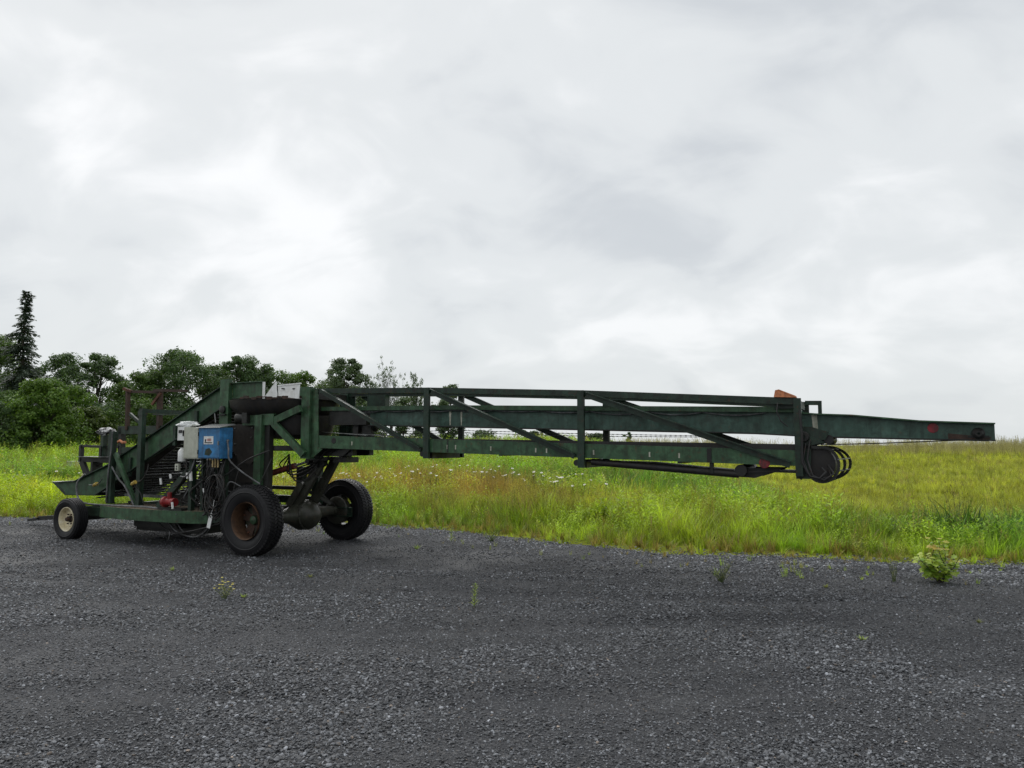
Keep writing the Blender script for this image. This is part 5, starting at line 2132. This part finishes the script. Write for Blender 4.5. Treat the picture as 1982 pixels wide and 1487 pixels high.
def sapling():
    r_ = random.Random(8)
    root = empty('maple_sapling', on_gravel(4.97, 8.66))
    tag(root, 'leafy sapling with lobed green and yellowing leaves growing from the gravel at right', 'plant')
    st, lv, ly = MB(), MB(), MB()
    for k in range(12):
        a = k * .523 + r_.uniform(-.3, .3)
        rr = r_.uniform(.10, .33) if k else .03
        h = r_.uniform(.18, .42) if k else .48
        tip = Vector((rr * math.cos(a), rr * .8 * math.sin(a), h))
        if k == 1:
            tip = Vector((-.06, 0, .50))
        pts = limb(st, (r_.uniform(-.02, .02), r_.uniform(-.02, .02), 0), tip, .008, .003, r_, 5, .08, 6)
        for j in range(36):
            t = r_.uniform(.15, 1.0) ** .7
            p = Vector((0, 0, 0)).lerp(tip, t) + Vector((r_.uniform(-.05, .05), r_.uniform(-.05, .05), r_.uniform(-.04, .03)))
            aa = r_.uniform(0, 6.28)
            d = Vector((math.cos(aa), math.sin(aa), r_.uniform(-.5, .3)))
            m_ = ly if (p.z > .36 and r_.random() < .5) or (p.x > .2 and r_.random() < .4) else lv
            lobed_leaf(m_, p, d, r_.uniform(.045, .08), Vector((r_.uniform(-.4, .4), r_.uniform(-.6, .2), 1)))
    st.build('stems', 'bark', root, 60, recalc=False)
    lv.build('green_leaves', SAP, root, recalc=False)
    ly.build('yellow_leaves', SAPY, root, recalc=False)


def spike_weed(name, label, x, y, h, seed, leafm=WEED, n=34, ll=.07):
    r_ = random.Random(seed)
    root = empty(name, on_gravel(x, y))
    tag(root, label, 'weed')
    st, lv = MB(), MB()
    st.tube([(0, 0, 0), (.004, .003, h * .5), (.012, 0, h)], .005, 5, .002)
    for j in range(n):
        t = .06 + .94 * j / n
        a = j * 2.4 + r_.uniform(-.3, .3)
        leaf_quad(lv, (.012 * t, 0, h * t), (math.cos(a), math.sin(a), r_.uniform(.3, 1.0)), ll * (1.15 - .6 * t) * r_.uniform(.7, 1.2), .016)
    st.build('stem', 'stem', root, 60, recalc=False)
    lv.build('leaves', leafm, root, recalc=False)
    return root


def wispy_weed(name, label, x, y, h, w, seed, n=16, flowers=0, leafm=WEEDY):
    r_ = random.Random(seed)
    root = empty(name, on_gravel(x, y))
    tag(root, label, 'weed')
    st, lv, fl = MB(), MB(), MB()
    for k in range(n):
        a = r_.uniform(0, 6.28)
        rr = w / 2 * math.sqrt(r_.uniform(.02, 1))
        tip = Vector((rr * math.cos(a), rr * math.sin(a), h * r_.uniform(.5, 1.0)))
        limb(st, (r_.uniform(-.02, .02), r_.uniform(-.02, .02), 0), tip, .0032, .0012, r_, 4, .08, 4)
        for j in range(7):
            t = r_.uniform(.15, .95)
            b = r_.uniform(0, 6.28)
            leaf_quad(lv, tip * t, (math.cos(b), math.sin(b), r_.uniform(.1, .9)), r_.uniform(.02, .045), .009)
        if k < flowers:
            for j in range(9):
                q = j * .698
                leaf_quad(fl, tip, (math.cos(q), math.sin(q), .25), .016, .009, Vector((0, -.3, 1)), 0)
    st.build('stems', 'stem', root, 60, recalc=False)
    lv.build('leaves', leafm, root, recalc=False)
    if flowers:
        fl.build('flowers', YELLOW, root, recalc=False)


def sprig(label, x, y, r, seed, leafm=WEED):
    r_ = random.Random(seed)
    root = empty('small_weed', on_gravel(x, y))
    tag(root, label, 'weed')
    lv = MB()
    for k in range(16):
        a = r_.uniform(0, 6.28)
        leaf_quad(lv, (r_.uniform(-.01, .01), r_.uniform(-.01, .01), .004), (math.cos(a), math.sin(a), r_.uniform(.25, 1.3)), r * r_.uniform(.6, 1.3), r * .22)
    st = MB()
    st.tube([(0, 0, -.01), (0, 0, .02)], .005, 5)
    st.build('stem', 'stem', root, 60, recalc=False)
    lv.build('leaves', leafm, root, recalc=False)


sapling()
spike_weed('spike_weed', 'single upright feathery weed in the middle of the gravel', -.37, 7.30, .23, 1)
wispy_weed('flowering_weed', 'wispy weed with tiny yellow flowers in the gravel before the near wheel', -2.95, 7.66, .21, .22, 2, 14, 12)
sprig('little green sprig right of the yellow-flowered weed', -2.78, 7.72, .05, 3)
sprig('little green sprig in the gravel just ahead of the near wheel', -4.30, 9.42, .06, 4)
sprig('low flat green patch in the gravel right of the near wheel', -2.42, 8.93, .06, 5, WEEDY)
wispy_weed('wispy_weed', 'wide wispy green weed in the gravel under the end roller', 2.42, 8.62, .26, .36, 6, 26)
wispy_weed('wispy_weed', 'tall thin wispy weed in the gravel left of the leafy sapling', 4.47, 8.72, .30, .12, 7, 10)
sprig('bright green sprig low at right in the open gravel', 2.86, 6.12, .055, 8)
sprig('faint green sprig near the right edge of the gravel', 4.18, 6.70, .05, 9, WEEDY)
sprig('small sprig between the wide wispy weed and the sapling', 3.52, 8.35, .06, 10, WEEDY)
sprig('tiny grass sprig in the gravel beyond the far wheel', -1.45, 11.35, .09, 11)
spike_weed('spike_weed', 'short weed at the gravel edge right of the far wheel', -1.0, 12.2, .28, 12, WEED, 26, .09)
wispy_weed('wispy_weed', 'sprawling weed at the gravel edge below the first boom post', -.35, 12.35, .25, .5, 13, 24, 0, WEED)
